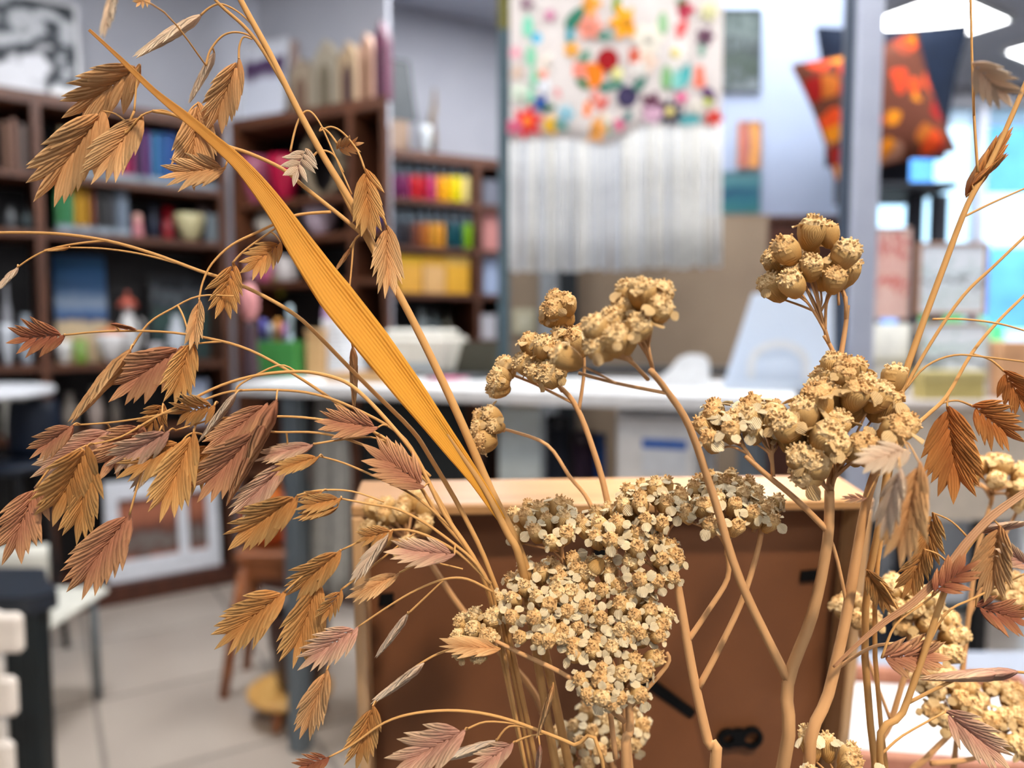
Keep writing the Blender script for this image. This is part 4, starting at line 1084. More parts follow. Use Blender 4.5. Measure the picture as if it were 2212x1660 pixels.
def raised(name, label, r, ly, stops, c, b=0.008, noise=0.6, scale=5):
    x0, x1, z0, z1 = rect(fr, r, ly)
    t, w_, h_ = picture(name, label, fr, r, z0, ly, art(name + '_art', stops, noise=noise, scale=scale), c, border=b, lean=0.0)
    zb_ = z0 - zt
    for s in (-1, 1):
        MB().box(s * w_ * 0.3 - 0.006, s * w_ * 0.3 + 0.006, 0.002, 0.012, -zb_ - 0.0005, 0.0).build('stand_leg', M_black, t)
    MB().box(-w_ * 0.36, w_ * 0.36, -0.02, 0.06, -zb_ - 0.0005, -zb_ + 0.004).build('stand_foot', M_black, t)
raised('leaf_print', 'white print with grey green leaf sketch in a thin wooden frame', (1986, 524, 2132, 682), 0.22, [(0, W_), (0.2, (200, 214, 214)), (0.34, W_), (0.46, (120, 134, 136)), (0.52, W_), (0.64, (190, 208, 210)), (0.8, W_), (1, W_)], (176, 132, 104), noise=1.0, scale=4)
sheet_print('flower_sketch', 'lower white print with a dark flower sketch on the display table', (1992, 696, 2140, 866), 0.08, [(0, (214, 222, 226)), (0.28, W_), (0.42, (150, 160, 166)), (0.5, (90, 100, 108)), (0.56, W_), (0.75, (170, 196, 196)), (0.82, W_), (1, W_)], (206, 190, 176), noise=0.9, scale=3.4)
raised('poppy_print', 'pale pink print with red poppies beside the metal post', (1888, 492, 1964, 690), 0.30, [(0, (226, 190, 178)), (0.3, (224, 184, 172)), (0.42, (196, 52, 44)), (0.5, (224, 180, 168)), (0.7, (222, 176, 164)), (0.78, (186, 60, 56)), (0.86, (226, 188, 176)), (1, (224, 190, 180))], (214, 184, 172), b=0.004, noise=1.1, scale=5)
x0, x1, z0, z1 = rect(fr, (1886, 700, 1956, 866), 0.12)
t = thing('paper_roll', 'cream paper roll standing below the poppy print', 'paper roll', ((x0 + x1) / 2, DY + 0.12, zt + 0.0005))
MB().lathe([((x1 - x0) / 2, 0), ((x1 - x0) / 2, z1 - zt), ((x1 - x0) / 2 * 0.8, z1 - zt), ((x1 - x0) / 2 * 0.8, 0.01)], n=18).build('roll', plain((222, 218, 206), 0.8), t, smooth=True)
MB().lathe([((x1 - x0) / 2 * 1.02, (z1 - zt) * 0.45), ((x1 - x0) / 2 * 1.02, (z1 - zt) * 0.55)], n=18).build('paper_band', plain((196, 190, 170), 0.8), t, smooth=True)
carton('straw_box', 'straw yellow box on the front of the display table', 'box', fr, (1994, 802, 2128, 866), zt, (206, 186, 116), ly=0.015, depth=0.05, c_lid=(214, 196, 130))
x0, x1, z0, z1 = rect(fr, (2134, 772, 2160, 866), 0.10)
t = thing('teal_cup', 'small teal cup between the prints on the display table', 'cup', ((x0 + x1) / 2, DY + 0.1, zt + 0.0005))
MB().lathe([(a * (x1 - x0) / 2, b_ * (z1 - zt)) for a, b_ in PROF['mug']], n=18).build('body', plain((50, 140, 146), 0.4), t, smooth=True)
MB().tube([((x1 - x0) / 2, 0, 0.02), ((x1 - x0) * .8, 0, 0.03), ((x1 - x0) / 2, 0, 0.05)], 0.003, 6).build('handle', plain((50, 140, 146), 0.4), t)
carton('orange_carton', 'pale orange carton at the right edge of the display table', 'box', fr, (2166, 738, 2250, 866), zt, (232, 176, 130), ly=0.05)
for k, (r, c, n) in enumerate([((2060, 436, 2120, 520), (180, 150, 140), 'brown'), ((2142, 468, 2172, 560), (60, 84, 120), 'dark blue')]):
    pass
# low white shelf behind the display table
x0, x1, z0, z1 = rect(Face(0, 2.35, 0), (2000, 760, 2360, 900), 0)
t = thing('white_shelf', 'low white shelf unit behind the display table', 'shelf', ((x0 + x1) / 2, 2.62, 0))
w = x1 - x0
for z in (0.05, 0.42, z1 - 0.02): MB().box(-w / 2, w / 2, 0, 0.28, z, z + 0.02, bevel=0.002).build('shelf_board', M_white2, t)
for s in (-1, 1): MB().box(s * (w / 2 - 0.01) - 0.01, s * (w / 2 - 0.01) + 0.01, 0, 0.28, 0, z1, bevel=0.002).build('side', M_white2, t)
MB().box(-w / 2, w / 2, 0.27, 0.28, 0.05, z1).build('back', M_white2, t)

# ------------------------------------------------------------------ furniture on the left
BY = 1.30
ft_ = Face(0, BY, 0)
zt = onY(60, 1292, BY).z
xr = onY(132, 1280, BY).x
t = thing('black_table', 'black side table with a rounded corner at the lower left', 'table', (xr - 0.03, BY, 0))
poly = []
for (cx, cy, a0) in ((-0.04, 0.04, -90), (-0.12, 0.17 - 0.04, 0), (-0.60 + 0.04, 0.17 - 0.04, 90), (-0.60 + 0.04, 0.04, 180)):
    for k in range(6):
        a = R(a0 + 18 * k); poly.append((cx + 0.04 * math.cos(a), cy + 0.04 * math.sin(a)))
M_bt = plain((34, 40, 50), 0.3)
MB().slab(poly, zt - 0.03, zt).build('tabletop', M_bt, t)
for x_, y_ in ((-0.042, 0.012), (-0.13, 0.112), (-0.55, 0.012), (-0.55, 0.112)):
    if True:
        MB().box(x_ - 0.02, x_ + 0.02, y_, y_ + 0.04, 0, zt - 0.03, bevel=0.003).build('leg', plain((14, 26, 30), 0.5), t)
# white chair in front, its slatted back reaching in from the left edge
WY_ = 1.02
q = onY(42, 1330, WY_); q2 = onY(20, 1550, WY_)
t = thing('white_chair', 'white slatted chair cut off by the left edge of the picture', 'chair', (q.x - 0.2, WY_, 0))
for (ya, yb, sh) in ((1328, 1416, 0.0), (1466, 1554, -0.012), (1606, 1690, -0.02)):
    za, zb_ = onY(20, yb, WY_).z, onY(20, ya, WY_).z
    MB().box(-0.2, 0.2 + sh, 0, 0.016, za, zb_, bevel=0.007).build('slat', plain((232, 222, 212), 0.5), t)
for x_ in (-0.19, 0.145):
    MB().box(x_ - 0.012, x_ + 0.012, 0.016, 0.034, 0.0, onY(20, 1335, WY_).z, bevel=0.004).build('rear_leg', plain((216, 208, 200), 0.5), t)
    MB().box(x_ - 0.012, x_ + 0.012, -0.34, -0.32, 0.0, 0.345, bevel=0.004).build('front_leg', plain((216, 208, 200), 0.5), t)
MB().box(-0.21, 0.16, -0.36, 0.012, 0.345, 0.365, bevel=0.006).build('seat', plain((232, 222, 212), 0.5), t)
# cream chair behind the black table
CY_ = 1.75
q = onY(150, 1195, CY_)
t = thing('cream_chair', 'cream plastic chair standing behind the black side table', 'chair', (q.x - 0.26, CY_, 0))
mc = plain((226, 224, 212), 0.4)
za = onY(100, 1250, CY_).z; zb_ = onY(100, 1186, CY_).z
rows = [[(-0.19 + 0.38 * k / 8, 0.03 * ((k / 4 - 1) ** 2), z) for k in range(9)] for z in (za - 0.12, za, (za + zb_) / 2, zb_)]
o = MB().quad_grid(rows).build('backrest', mc, t, smooth=True); s_ = o.modifiers.new('thickness', 'SOLIDIFY'); s_.thickness = 0.012
MB().box(-0.19, 0.19, 0.0, 0.30, za - 0.14, za - 0.12, bevel=0.008).build('seat', mc, t)
qb = onY(100, 1420, CY_)
for s in (-1, 1):
    MB().tube([(s * 0.175, 0.0, za - 0.02), (s * 0.165, 0.0, qb.z)], 0.022, 10).build('sleeve', mc, t, smooth=True)
    MB().tube([(s * 0.165, 0.0, qb.z), (s * 0.15, 0.0, 0.0)], 0.010, 8).build('leg', M_steel, t, smooth=True)
    MB().tube([(s * 0.165, 0.26, za - 0.14), (s * 0.16, 0.28, 0.0)], 0.010, 8).build('leg', M_steel, t, smooth=True)
# navy tub chair and white round table further back
t = thing('navy_chair', 'dark navy shell chair by the left bookcase', 'chair', (onY(45, 920, 2.32).x, 2.32, 0))
zc_ = onY(45, 990, 2.32).z; ztp = onY(45, 866, 2.32).z
rows = []
for j in range(7):
    v = j / 6
    z = zc_ + (ztp - zc_) * v
    hw2 = 0.075 * (0.75 + 0.4 * math.sin(math.pi * (0.25 + 0.6 * v)))
    rows.append([(hw2 * math.sin(R(-80 + 160 * k / 10)), 0.09 - 0.09 * math.cos(R(-80 + 160 * k / 10)), z) for k in range(11)])
o = MB().quad_grid(rows).build('shell_back', plain((14, 28, 48), 0.5), t, smooth=True); s_ = o.modifiers.new('thickness', 'SOLIDIFY'); s_.thickness = 0.012
MB().lathe([(0.10, zc_ - 0.03), (0.13, zc_ - 0.01), (0.12, zc_), (0.02, zc_ - 0.006)], c=(0, -0.05, 0), n=18).build('seat', plain((14, 28, 48), 0.5), t, smooth=True)
for sx in (-1, 1):
    for sy in (-1, 1):
        MB().tube([(sx * 0.05, -0.05 + sy * 0.05, zc_ - 0.02), (sx * 0.09, -0.05 + sy * 0.09, 0)], [0.012, 0.009], 8).build('leg', M_black, t)
zt2 = onY(40, 842, 2.2).z
t = thing('white_table', 'white round cafe table at the left edge beside the navy chair', 'table', (onY(84, 840, 2.2).x - 0.3, 2.2, 0))
MB().lathe([(0.29, zt2 - 0.022), (0.3, zt2 - 0.015), (0.3, zt2 - 0.005), (0.295, zt2)], n=40).build('tabletop', M_white2, t, smooth=False)
MB().lathe([(0.09, 0), (0.09, 0.01), (0.03, 0.03), (0.025, zt2 - 0.06), (0.08, zt2 - 0.022)], n=20).build('pedestal', M_white2, t, smooth=True)
# wooden stool with an orange bag
M_oak = wood('brown_oak', (166, 100, 54), (124, 68, 34), stretch=(3, 3, 18))
SY_ = 2.12
q = onY(574, 1180, SY_)
t = thing('wooden_stool', 'brown wooden stool with splayed legs before the bookcase corner', 'stool', (q.x + 0.02, SY_, 0))
MB().box(-0.085, 0.085, -0.07, 0.07, q.z - 0.03, q.z, bevel=0.006).build('seat', M_oak, t)
MB().box(-0.07, 0.07, -0.056, -0.044, q.z - 0.075, q.z - 0.03).build('apron', M_oak, t)
ql = onY(492, 1488, SY_ - 0.04)
for sx in (-1, 1):
    for sy in (-1, 1):
        MB().tube([(sx * 0.06, sy * 0.05, q.z - 0.03), (sx * 0.085, sy * 0.07, q.z * 0.5), (sx * 0.115, sy * 0.09, 0.0)], [0.016, 0.018, 0.013], 9).build('leg', M_oak, t, smooth=True)
t = thing('orange_bag', 'orange and red fabric bag slumped on the wooden stool', 'bag', (q.x + 0.02, SY_, q.z + 0.0005))
hb = onY(560, 1030, SY_).z - q.z
MB().blob((-0.01, 0, hb * 0.42), (0.075, 0.05, hb * 0.42), 14, 9, lambda th, ph: 1 + 0.08 * math.sin(4 * ph + th)).build('pouch', mat('red_orange_cloth', (206, 70, 40), (214, 120, 40), rough=0.9, scale=9), t, smooth=True)
MB().tube([(-0.04, 0, hb * 0.75), (-0.03, 0, hb * 0.98), (0.01, 0, hb * 1.02), (0.03, 0, hb * 0.75)], 0.006, 7).build('handle', plain((214, 120, 40), 0.8), t, smooth=True)
# low plant stand with dark pot
LY_ = 1.93
q = onY(628, 1482, LY_)
t = thing('low_stand', 'low pale wooden plant stand on the tiles beside the desk leg', 'plant stand', (q.x, LY_, 0))
MB().lathe([(0.10, q.z - 0.022), (0.108, q.z - 0.016), (0.108, q.z - 0.004), (0.102, q.z)], n=28).build('disc', wood('honey_pine', (218, 172, 100), (196, 144, 74)), t)
for k in range(3):
    a = R(-100 + 120 * k)
    MB().tube([(0.06 * math.cos(a), 0.06 * math.sin(a), q.z - 0.022), (0.085 * math.cos(a), 0.085 * math.sin(a), 0)], [0.013, 0.010], 8).build('leg', M_oak, t, smooth=True)
pot_t = thing('brown_pot', 'dark brown ceramic pot on the low plant stand', 'pot', (q.x + 0.025, LY_, q.z + 0.0005))
MB().lathe([(0.045, 0), (0.06, 0.03), (0.075, 0.12), (0.078, 0.19), (0.07, 0.2), (0.068, 0.19), (0.05, 0.03)], n=22).build('body', plain((62, 36, 26), 0.4), pot_t, smooth=True)
MB().lathe([(0.066, 0.17), (0.03, 0.175), (0.001, 0.178)], n=18).build('soil', plain((40, 26, 18), 0.95), pot_t, smooth=True)
# ------------------------------------------------------------------ display table, picture frame from behind, tray, vases
TZ = 0.62
M_lam = mat('grey_laminate', (150, 157, 172), (140, 148, 164), rough=0.45, scale=3)
t = thing('front_table', 'pale grey front table carrying the dried flowers and the wooden frame', 'table', (0.30, 0.55, 0))
MB().box(-0.40, 0.46, -0.42, 0.34, TZ - 0.025, TZ, bevel=0.003).build('tabletop', M_lam, t)
for sx in (-0.37, 0.43):
    for sy in (-0.39, 0.31):
        MB().box(sx - 0.02, sx + 0.02, sy - 0.02, sy + 0.02, 0, TZ - 0.025, bevel=0.003).build('leg', M_alu, t)

M_fr = wood('light_pine', (188, 142, 92), (158, 114, 68), rough=0.4, stretch=(3, 40, 40), scale=2.0, bump=0.2)
M_fr.node_tree.nodes['Principled BSDF'].inputs['Coat Weight'].default_value = 0.6
M_fr.node_tree.nodes['Principled BSDF'].inputs['Coat Roughness'].default_value = 0.22
M_fr2 = wood('light_pine_upright', (214, 176, 132), (190, 146, 98), rough=0.45, stretch=(40, 40, 3), scale=2.0, bump=0.2)
M_mdf = mat('brown_fibreboard', (116, 70, 36), (98, 58, 28), rough=0.8, scale=18, detail=8, bump=0.15)
M_mdf2 = mat('brown_fibreboard_flap', (132, 80, 42), (114, 68, 34), rough=0.8, scale=18, detail=8, bump=0.15)
M_blk = mat('black_metal', (6, 6, 8), (3, 3, 4), rough=0.7, scale=10)
M_blk.node_tree.nodes['Principled BSDF'].inputs['Specular IOR Level'].default_value = 0.15
Q0, Q1, Q2 = P(757, 1098, 0.390), P(1890, 1082, 0.408), P(739, 1660, 0.417)
ux = (Q1 - Q0).normalized()
dn = Q2 - Q0; dn = (dn - ux * dn.dot(ux)).normalized()
uz = -dn
uy = uz.cross(ux).normalized()                       # away from the camera
FWID = (Q1 - Q0).length
FT = 0.042
FH = (Q0.z - TZ) / uz.z - 0.001
base = Q0 + dn * FH
frm = thing('pine_photo_frame', 'light pine picture frame seen from behind with a brown fibreboard back', 'picture frame', base)
frm.matrix_basis = Matrix.Translation(base + Vector((0, 0, FT * abs(uy.z) + 0.001 if uy.z < 0 else 0.001))) @ Matrix((ux, uy, uz)).transposed().to_4x4()
FB = 0.0062
REC = 0.020
MB().box(0, FWID, 0, FT, FH - FB, FH, bevel=0.0012).build('top_rail', M_fr, frm)
MB().box(0, FWID, 0, FT, 0, FB, bevel=0.0012).build('bottom_rail', M_fr, frm)
MB().box(0, FB, 0, FT, FB, FH - FB, bevel=0.0012).build('side_rail', M_fr2, frm)
MB().box(FWID - FB, FWID, 0, FT, FB, FH - FB, bevel=0.0012).build('side_rail', M_fr2, frm)
MB().box(FB, FWID - FB, REC, REC + 0.003, FB, FH - FB).build('back_board', M_mdf, frm)
def on_frame(px, py, off=0.0):
    r = ray(px, py); o = frm.matrix_basis.translation + uy * off
    k = (o - CAM).dot(uy) / r.dot(uy)
    p = CAM + r * k - o
    return p.dot(ux), p.dot(uz)
def plate_on(name, poly, y0, y1, m, bevel=False):
    return MB().prism([on_frame(a, b, y0) for a, b in poly], y0, y1).build(name, m, frm)
plate_on('turn_button', [(818, 1312), (851, 1308), (850, 1284), (820, 1286)], REC - 0.0018, REC, M_blk)
plate_on('turn_button', [(1730, 1258), (1775, 1254), (1774, 1232), (1732, 1236)], REC - 0.0018, REC, M_blk)
plate_on('turn_button', [(1282, 1204), (1312, 1204), (1310, 1168), (1286, 1170)], REC - 0.0018, REC, M_blk)
plate_on('easel_flap', [(1250, 1800), (1345, 1548), (1402, 1492), (1498, 1556), (1560, 1800)], REC - 0.0025, REC, M_mdf2)
plate_on('hinge', [(1340, 1548), (1402, 1488), (1404, 1468), (1390, 1468), (1326, 1536)], REC - 0.0035, REC, M_blk)
plate_on('hinge', [(1399, 1490), (1492, 1554), (1504, 1540), (1410, 1470)], REC - 0.0035, REC, M_blk)
# hanger plate with two eyes
outer = [(1549, 1622), (1555, 1580), (1566, 1572), (1640, 1569), (1652, 1576), (1648, 1610), (1636, 1620)]
hg = MB()
cxh, czh = on_frame(1600, 1596, REC - 0.003)
def ring_plate(mb, ox, oz, ro, ri, y0, y1, n=14):
    rows = [[(ox + r * math.cos(2 * math.pi * k / n), y, oz + r * math.sin(2 * math.pi * k / n)) for k in range(n)] for r, y in ((ri, y0), (ro, y0), (ro, y1), (ri, y1), (ri, y0))]
    mb.quad_grid(rows, closed=True)
ring_plate(hg, cxh - 0.0075, czh, 0.0060, 0.0030, REC - 0.004, REC - 0.001)
ring_plate(hg, cxh + 0.0066, czh, 0.0068, 0.0042, REC - 0.004, REC - 0.001)
hg.box(cxh - 0.0036, cxh + 0.0016, REC - 0.0038, REC, czh - 0.0052, czh + 0.0052)
hg.build('hanger_plate', M_blk, frm)

# wooden tray with white paper on the table, behind and right of the frame
q = onZ(1950, 1600, 0.635)
t = thing('paper_tray', 'reddish wooden tray holding white paper behind the flowers', 'tray', (0.385, 0.685, TZ + 0.0005), R(-8))
M_red = wood('reddish_wood', (176, 118, 92), (150, 92, 68))
MB().box(-0.11, 0.12, -0.09, 0.09, 0, 0.006).build('base', M_red, t)
for y0 in (-0.09, 0.08): MB().box(-0.11, 0.12, y0, y0 + 0.012, 0.006, 0.032, bevel=0.002).build('rim', M_red, t)
for x0 in (-0.11, 0.108): MB().box(x0, x0 + 0.012, -0.078, 0.08, 0.006, 0.032, bevel=0.002).build('rim', M_red, t)
t = thing('white_paper', 'stack of white paper lying in the reddish tray', 'paper', (0.385, 0.685, TZ + 0.0075), R(-8))
for k in range(3): MB().box(-0.096, 0.104, -0.074, 0.076, k * 0.004, k * 0.004 + 0.0036).build('sheet', M_white, t)

def vase(label, x, y, r, h):
    t = thing('stoneware_vase', label, 'vase', (x, y, TZ + 0.0005))
    MB().lathe([(r * 0.7, 0), (r * 0.9, 0.008), (r * 1.1, h * 0.4), (r, h * 0.85), (r * 1.04, h), (r * 0.95, h), (r * 0.9, h * 0.85), (r * 0.95, h * 0.4), (r * 0.7, 0.012)], n=28).build('body', mat('grey_stoneware', (150, 146, 138), (130, 126, 118), rough=0.5, scale=30), t, smooth=True)
    MB().lathe([(r * 1.05, h * 0.97), (r * 1.07, h * 0.985), (r * 1.05, h)], n=28).build('lip', plain((110, 104, 96), 0.5), t, smooth=True)
V1 = Vector((0.045, 0.275, TZ + 0.13)); V2 = Vector((0.150, 0.285, TZ + 0.13))
vase('round grey stoneware vase holding the left and middle dried stems', V1.x, V1.y, 0.045, 0.14)
vase('slim grey stoneware vase holding the dried stems on the right', V2.x, V2.y, 0.034, 0.14)

# ------------------------------------------------------------------ dried plant materials
def plant_mat(name, base, tip, trans=0.3, rough=0.75, vein=0.28, veins=7.0, axis='Y', rand=0.25, coords='Object'):
    m = bpy.data.materials.new(name); m.use_nodes = True
    nt = m.node_tree; b = nt.nodes['Principled BSDF']; b.inputs['Roughness'].default_value = rough
    b.inputs['Specular IOR Level'].default_value = 0.25
    tc = nt.nodes.new('ShaderNodeTexCoord'); sx = nt.nodes.new('ShaderNodeSeparateXYZ')
    nt.links.new(tc.outputs[coords], sx.inputs[0])
    rp = nt.nodes.new('ShaderNodeValToRGB')
    rp.color_ramp.elements[0].position = 0.25; rp.color_ramp.elements[1].position = 1.0
    rp.color_ramp.elements[0].color = lin(base); rp.color_ramp.elements[1].color = lin(tip)
    nt.links.new(sx.outputs[axis], rp.inputs['Fac'])
    wv = nt.nodes.new('ShaderNodeTexWave'); wv.wave_type = 'BANDS'; wv.bands_direction = 'X'
    wv.inputs['Scale'].default_value = veins; wv.inputs['Distortion'].default_value = 1.5; wv.inputs['Detail'].default_value = 1
    nt.links.new(tc.outputs[coords], wv.inputs['Vector'])
    oi = nt.nodes.new('ShaderNodeObjectInfo')
    hv = nt.nodes.new('ShaderNodeHueSaturation')
    mr = nt.nodes.new('ShaderNodeMapRange'); mr.inputs['To Min'].default_value = 1 - rand; mr.inputs['To Max'].default_value = 1 + rand * 0.6
    nt.links.new(oi.outputs['Random'], mr.inputs['Value']); nt.links.new(mr.outputs['Result'], hv.inputs['Value'])
    nt.links.new(rp.outputs['Color'], hv.inputs['Color'])
    mx = nt.nodes.new('ShaderNodeMix'); mx.data_type = 'RGBA'; mx.blend_type = 'MULTIPLY'
    mx.inputs['B'].default_value = (0.62, 0.52, 0.44, 1)
    fm = nt.nodes.new('ShaderNodeMath'); fm.operation = 'MULTIPLY'; fm.inputs[1].default_value = vein
    nt.links.new(wv.outputs['Fac'], fm.inputs[0]); nt.links.new(fm.outputs[0], mx.inputs['Factor'])
    nt.links.new(hv.outputs['Color'], mx.inputs['A'])
    nt.links.new(mx.outputs['Result'], b.inputs['Base Color'])
    bp = nt.nodes.new('ShaderNodeBump'); bp.inputs['Strength'].default_value = 0.5; bp.inputs['Distance'].default_value = 0.0004
    nt.links.new(wv.outputs['Fac'], bp.inputs['Height']); nt.links.new(bp.outputs['Normal'], b.inputs['Normal'])
    if trans:
        out = nt.nodes['Material Output']
        tr = nt.nodes.new('ShaderNodeBsdfTranslucent'); ms = nt.nodes.new('ShaderNodeMixShader')
        ms.inputs['Fac'].default_value = trans
        nt.links.new(mx.outputs['Result'], tr.inputs['Color'])
        nt.links.new(b.outputs['BSDF'], ms.inputs[1]); nt.links.new(tr.outputs['BSDF'], ms.inputs[2])
        nt.links.new(ms.outputs['Shader'], out.inputs['Surface'])
    return m
KIND = {
    'o': plant_mat('scale_orange', (202, 140, 78), (232, 188, 122)),
    't': plant_mat('scale_tan', (216, 160, 106), (242, 202, 148)),
    'p': plant_mat('scale_rose_brown', (184, 124, 94), (228, 178, 128)),
    'm': plant_mat('scale_mauve', (206, 154, 132), (240, 210, 172)),
    'w': plant_mat('scale_pale', (228, 198, 170), (244, 226, 200)),
    'd': plant_mat('scale_russet', (160, 96, 70), (206, 146, 100)),
    'b': plant_mat('scale_amber', (188, 114, 56), (222, 158, 90)),
}
M_stem = plant_mat('straw_stem', (204, 154, 94), (214, 168, 110), trans=0.1, veins=9, vein=0.0, rand=0.15, coords='UV')
M_stem2 = plant_mat('yarrow_stem', (198, 150, 102), (212, 168, 122), trans=0.05, veins=9, vein=0.0, rand=0.12, coords='UV')
M_leaf = plant_mat('golden_leaf', (244, 186, 76), (208, 156, 92), trans=0.5, veins=3.2, vein=0.12, rand=0.0, coords='UV')
M_blade2 = plant_mat('dry_blade', (206, 156, 116), (214, 170, 132), trans=0.3, veins=1.1, vein=0.5, rand=0.0, coords='UV')
M_cup = plant_mat('flower_cup', (206, 156, 88), (230, 192, 130), trans=0.15, veins=10, vein=0.45, axis='Z', rand=0.2)
M_disc = mat('flower_disc', (228, 190, 134), (178, 130, 76), rough=0.95, scale=9, detail=3, bump=0.6)
M_disc2 = mat('flower_disc_pale', (238, 210, 160), (196, 152, 96), rough=0.95, scale=9, detail=3, bump=0.6)
M_petal = plant_mat('petal_cream', (244, 226, 188), (252, 246, 226), trans=0.3, veins=6, vein=0.25, rand=0.12)
M_petal2 = plant_mat('petal_straw', (230, 198, 146), (244, 222, 178), trans=0.3, veins=6, vein=0.3, rand=0.12)

# ------------------------------------------------------------------ spikelet scales (unit length along +Y, thin lens)
def glume_mesh(name, m, hw=0.15, curve=0.05, seed=0):
    U = [0.0, 0.16, 0.36, 0.60, 0.82, 1.0]
    W = [0.30, 0.72, 1.0, 0.86, 0.46, 0.02]
    b = MB()
    for s in (1, -1):
        rows = []
        for u, w in zip(U, W):
            x0 = curve * u * u
            rows.append([(x0 - hw * w, u, 0), (x0 - hw * w * 0.45, u + 0.01, s * 0.62 * w), (x0 + hw * w * 0.2, u + 0.012, s * 1.0 * w), (x0 + hw * w, u, 0)] if s > 0 else
                        [(x0 + hw * w, u, 0), (x0 + hw * w * 0.2, u + 0.012, s * 1.0 * w), (x0 - hw * w * 0.45, u + 0.01, s * 0.62 * w), (x0 - hw * w, u, 0)])
        b.quad_grid(rows)
    return b.mesh(name, m, smooth=True)
GL = {}
for k, m in KIND.items():
    GL[k] = [glume_mesh('scale', m, 0.120, 0.02), glume_mesh('scale', m, 0.135, 0.04), glume_mesh('scale', m, 0.11, -0.01)]
gr = random.Random(11)

def spikelet(parent, porg, b, tpt, w, kind, roll=0.0, n=None, tw=0.0):
    """b, tpt world points; porg the parent's location"""
    ax = tpt - b; L = ax.length; ay = ax.normalized()
    view = (CAM - b).normalized()
    az = (view - ay * view.dot(ay)).normalized()
    axx = ay.cross(az)
    rot = Matrix((axx, ay, az)).transposed().to_4x4()
    M = Matrix.Translation(b - porg) @ rot @ Matrix.Rotation(roll, 4, 'Y') @ Matrix.Scale(L, 4)
    n = n or max(6, min(14, int(6 + L / 0.0042)))
    sp = MB().tube([(0, -0.01, 0)] + [(0.012 * (1 if i % 2 else -1), 0.05 + 0.62 * i / 6, 0) for i in range(7)], [0.012] + [0.011 - 0.001 * i for i in range(7)], 5).build('spikelet', KIND[kind], parent)
    sp.matrix_basis = M
    half = w / 2
    for i in range(n):
        f = i / (n - 1)
        s = 1 if i % 2 else -1
        y = 0.57 * f ** 0.95
        ln = (0.54 - 0.12 * f) * gr.uniform(0.94, 1.06)
        if i < 2: ln *= 0.82
        elif i < 4: ln *= 0.94
        reach = half * (0.98 + 0.10 * math.sin(math.pi * min(1, f * 1.25))) * (1 - 0.42 * max(0, f - 0.5) / 0.5)
        a = math.asin(max(0.05, min(0.85, (reach - 0.015) / ln))) * gr.uniform(0.84, 1.16)
        if i == n - 1: a *= 0.25
        wid = gr.uniform(0.80, 1.0) * (0.62 + 0.55 * half / 0.2)
        zt_ = 0.060 - 0.026 * f
        m4 = (Matrix.Translation((s * 0.003, y, 0)) @ Matrix.Rotation(-s * a, 4, 'Z') @ Matrix.Rotation(-s * gr.uniform(0.22, 0.50), 4, 'Y')
              @ Matrix.Diagonal((wid * ln * s, ln, zt_ * ln * 2.4, 1)))
        inst(GL[kind][gr.randrange(3)], 'scale', sp, m4)
    return sp

def smooth(pts, k=4):
    out = []
    n = len(pts)
    if n < 3:
        return [Vector(p) for p in pts]
    for i in range(n - 1):
        p0 = pts[max(0, i - 1)]; p1 = pts[i]; p2 = pts[i + 1]; p3 = pts[min(n - 1, i + 2)]
        for j in range(k):
            t_ = j / k
            out.append(0.5 * ((2 * p1) + (p2 - p0) * t_ + (2 * p0 - 5 * p1 + 4 * p2 - p3) * t_ ** 2 + (3 * p1 - p0 - 3 * p2 + p3) * t_ ** 3))
    out.append(Vector(pts[-1]))
    return out

def path(pp, d):
    return [P(q[0], q[1], q[2] if len(q) > 2 else d) for q in pp]

def stem_part(name, parent, porg, wp, r0, r1, m, n=7, d=0.26, rib=0.0):
    pts = smooth(wp)
    k = len(pts) - 1
    rad = [(r0 + (r1 - r0) * i / k) / F * d for i in range(k + 1)]
    MB().tube([p - porg for p in pts], rad, n, rib=rib).build(name, m, parent, smooth=True)
    return pts

def grass(label, root, d, stems, spk, peds=(), group=None):
    """root: vase point; stems: list of (points, r0, r1); the first starts in the vase"""
    t = thing('dried_grass', label, 'dried grass', root)
    allp = []
    for i, (pp, r0, r1) in enumerate(stems):
        wp = path(pp, d)
        if i == 0:
            lo = (root * 2 + wp[0]) / 3
            wp = [root + Vector((0, 0, -0.09)), Vector((root.x * 0.8 + wp[0].x * 0.2, root.y * 0.8 + wp[0].y * 0.2, root.z + 0.01))] + wp
        allp += stem_part('stem' if i == 0 else 'branch', t, root, wp, r0, r1, M_stem, d=d)
    for pp in peds:
        q = path(pp, d)
        allp += stem_part('pedicel', t, root, q, 2.6, 1.8, M_stem, n=5, d=d)
    for s in spk:
        bx, by, tx, ty, w, kd = s[:6]
        roll = R(s[6]) if len(s) > 6 and s[6] is not None else gr.uniform(-0.3, 0.3)
        dd = s[7] if len(s) > 7 and s[7] else d + gr.uniform(-0.006, 0.006)
        b = P(bx, by, dd)
        near = min(allp, key=lambda p: (p - b).length)
        if (near - b).length > 0.0012:
            dist = (near - b).length
            mid = (near + b) / 2 + Vector((0, 0, dist * 0.12))
            stem_part('pedicel', t, root, [near, mid, b], 2.4, 1.8, M_stem, n=5, d=dd)
        tp = P(tx, ty, dd + gr.uniform(-0.006, 0.006))
        spikelet(t, root, b, tp, w, kd, roll)
    return t

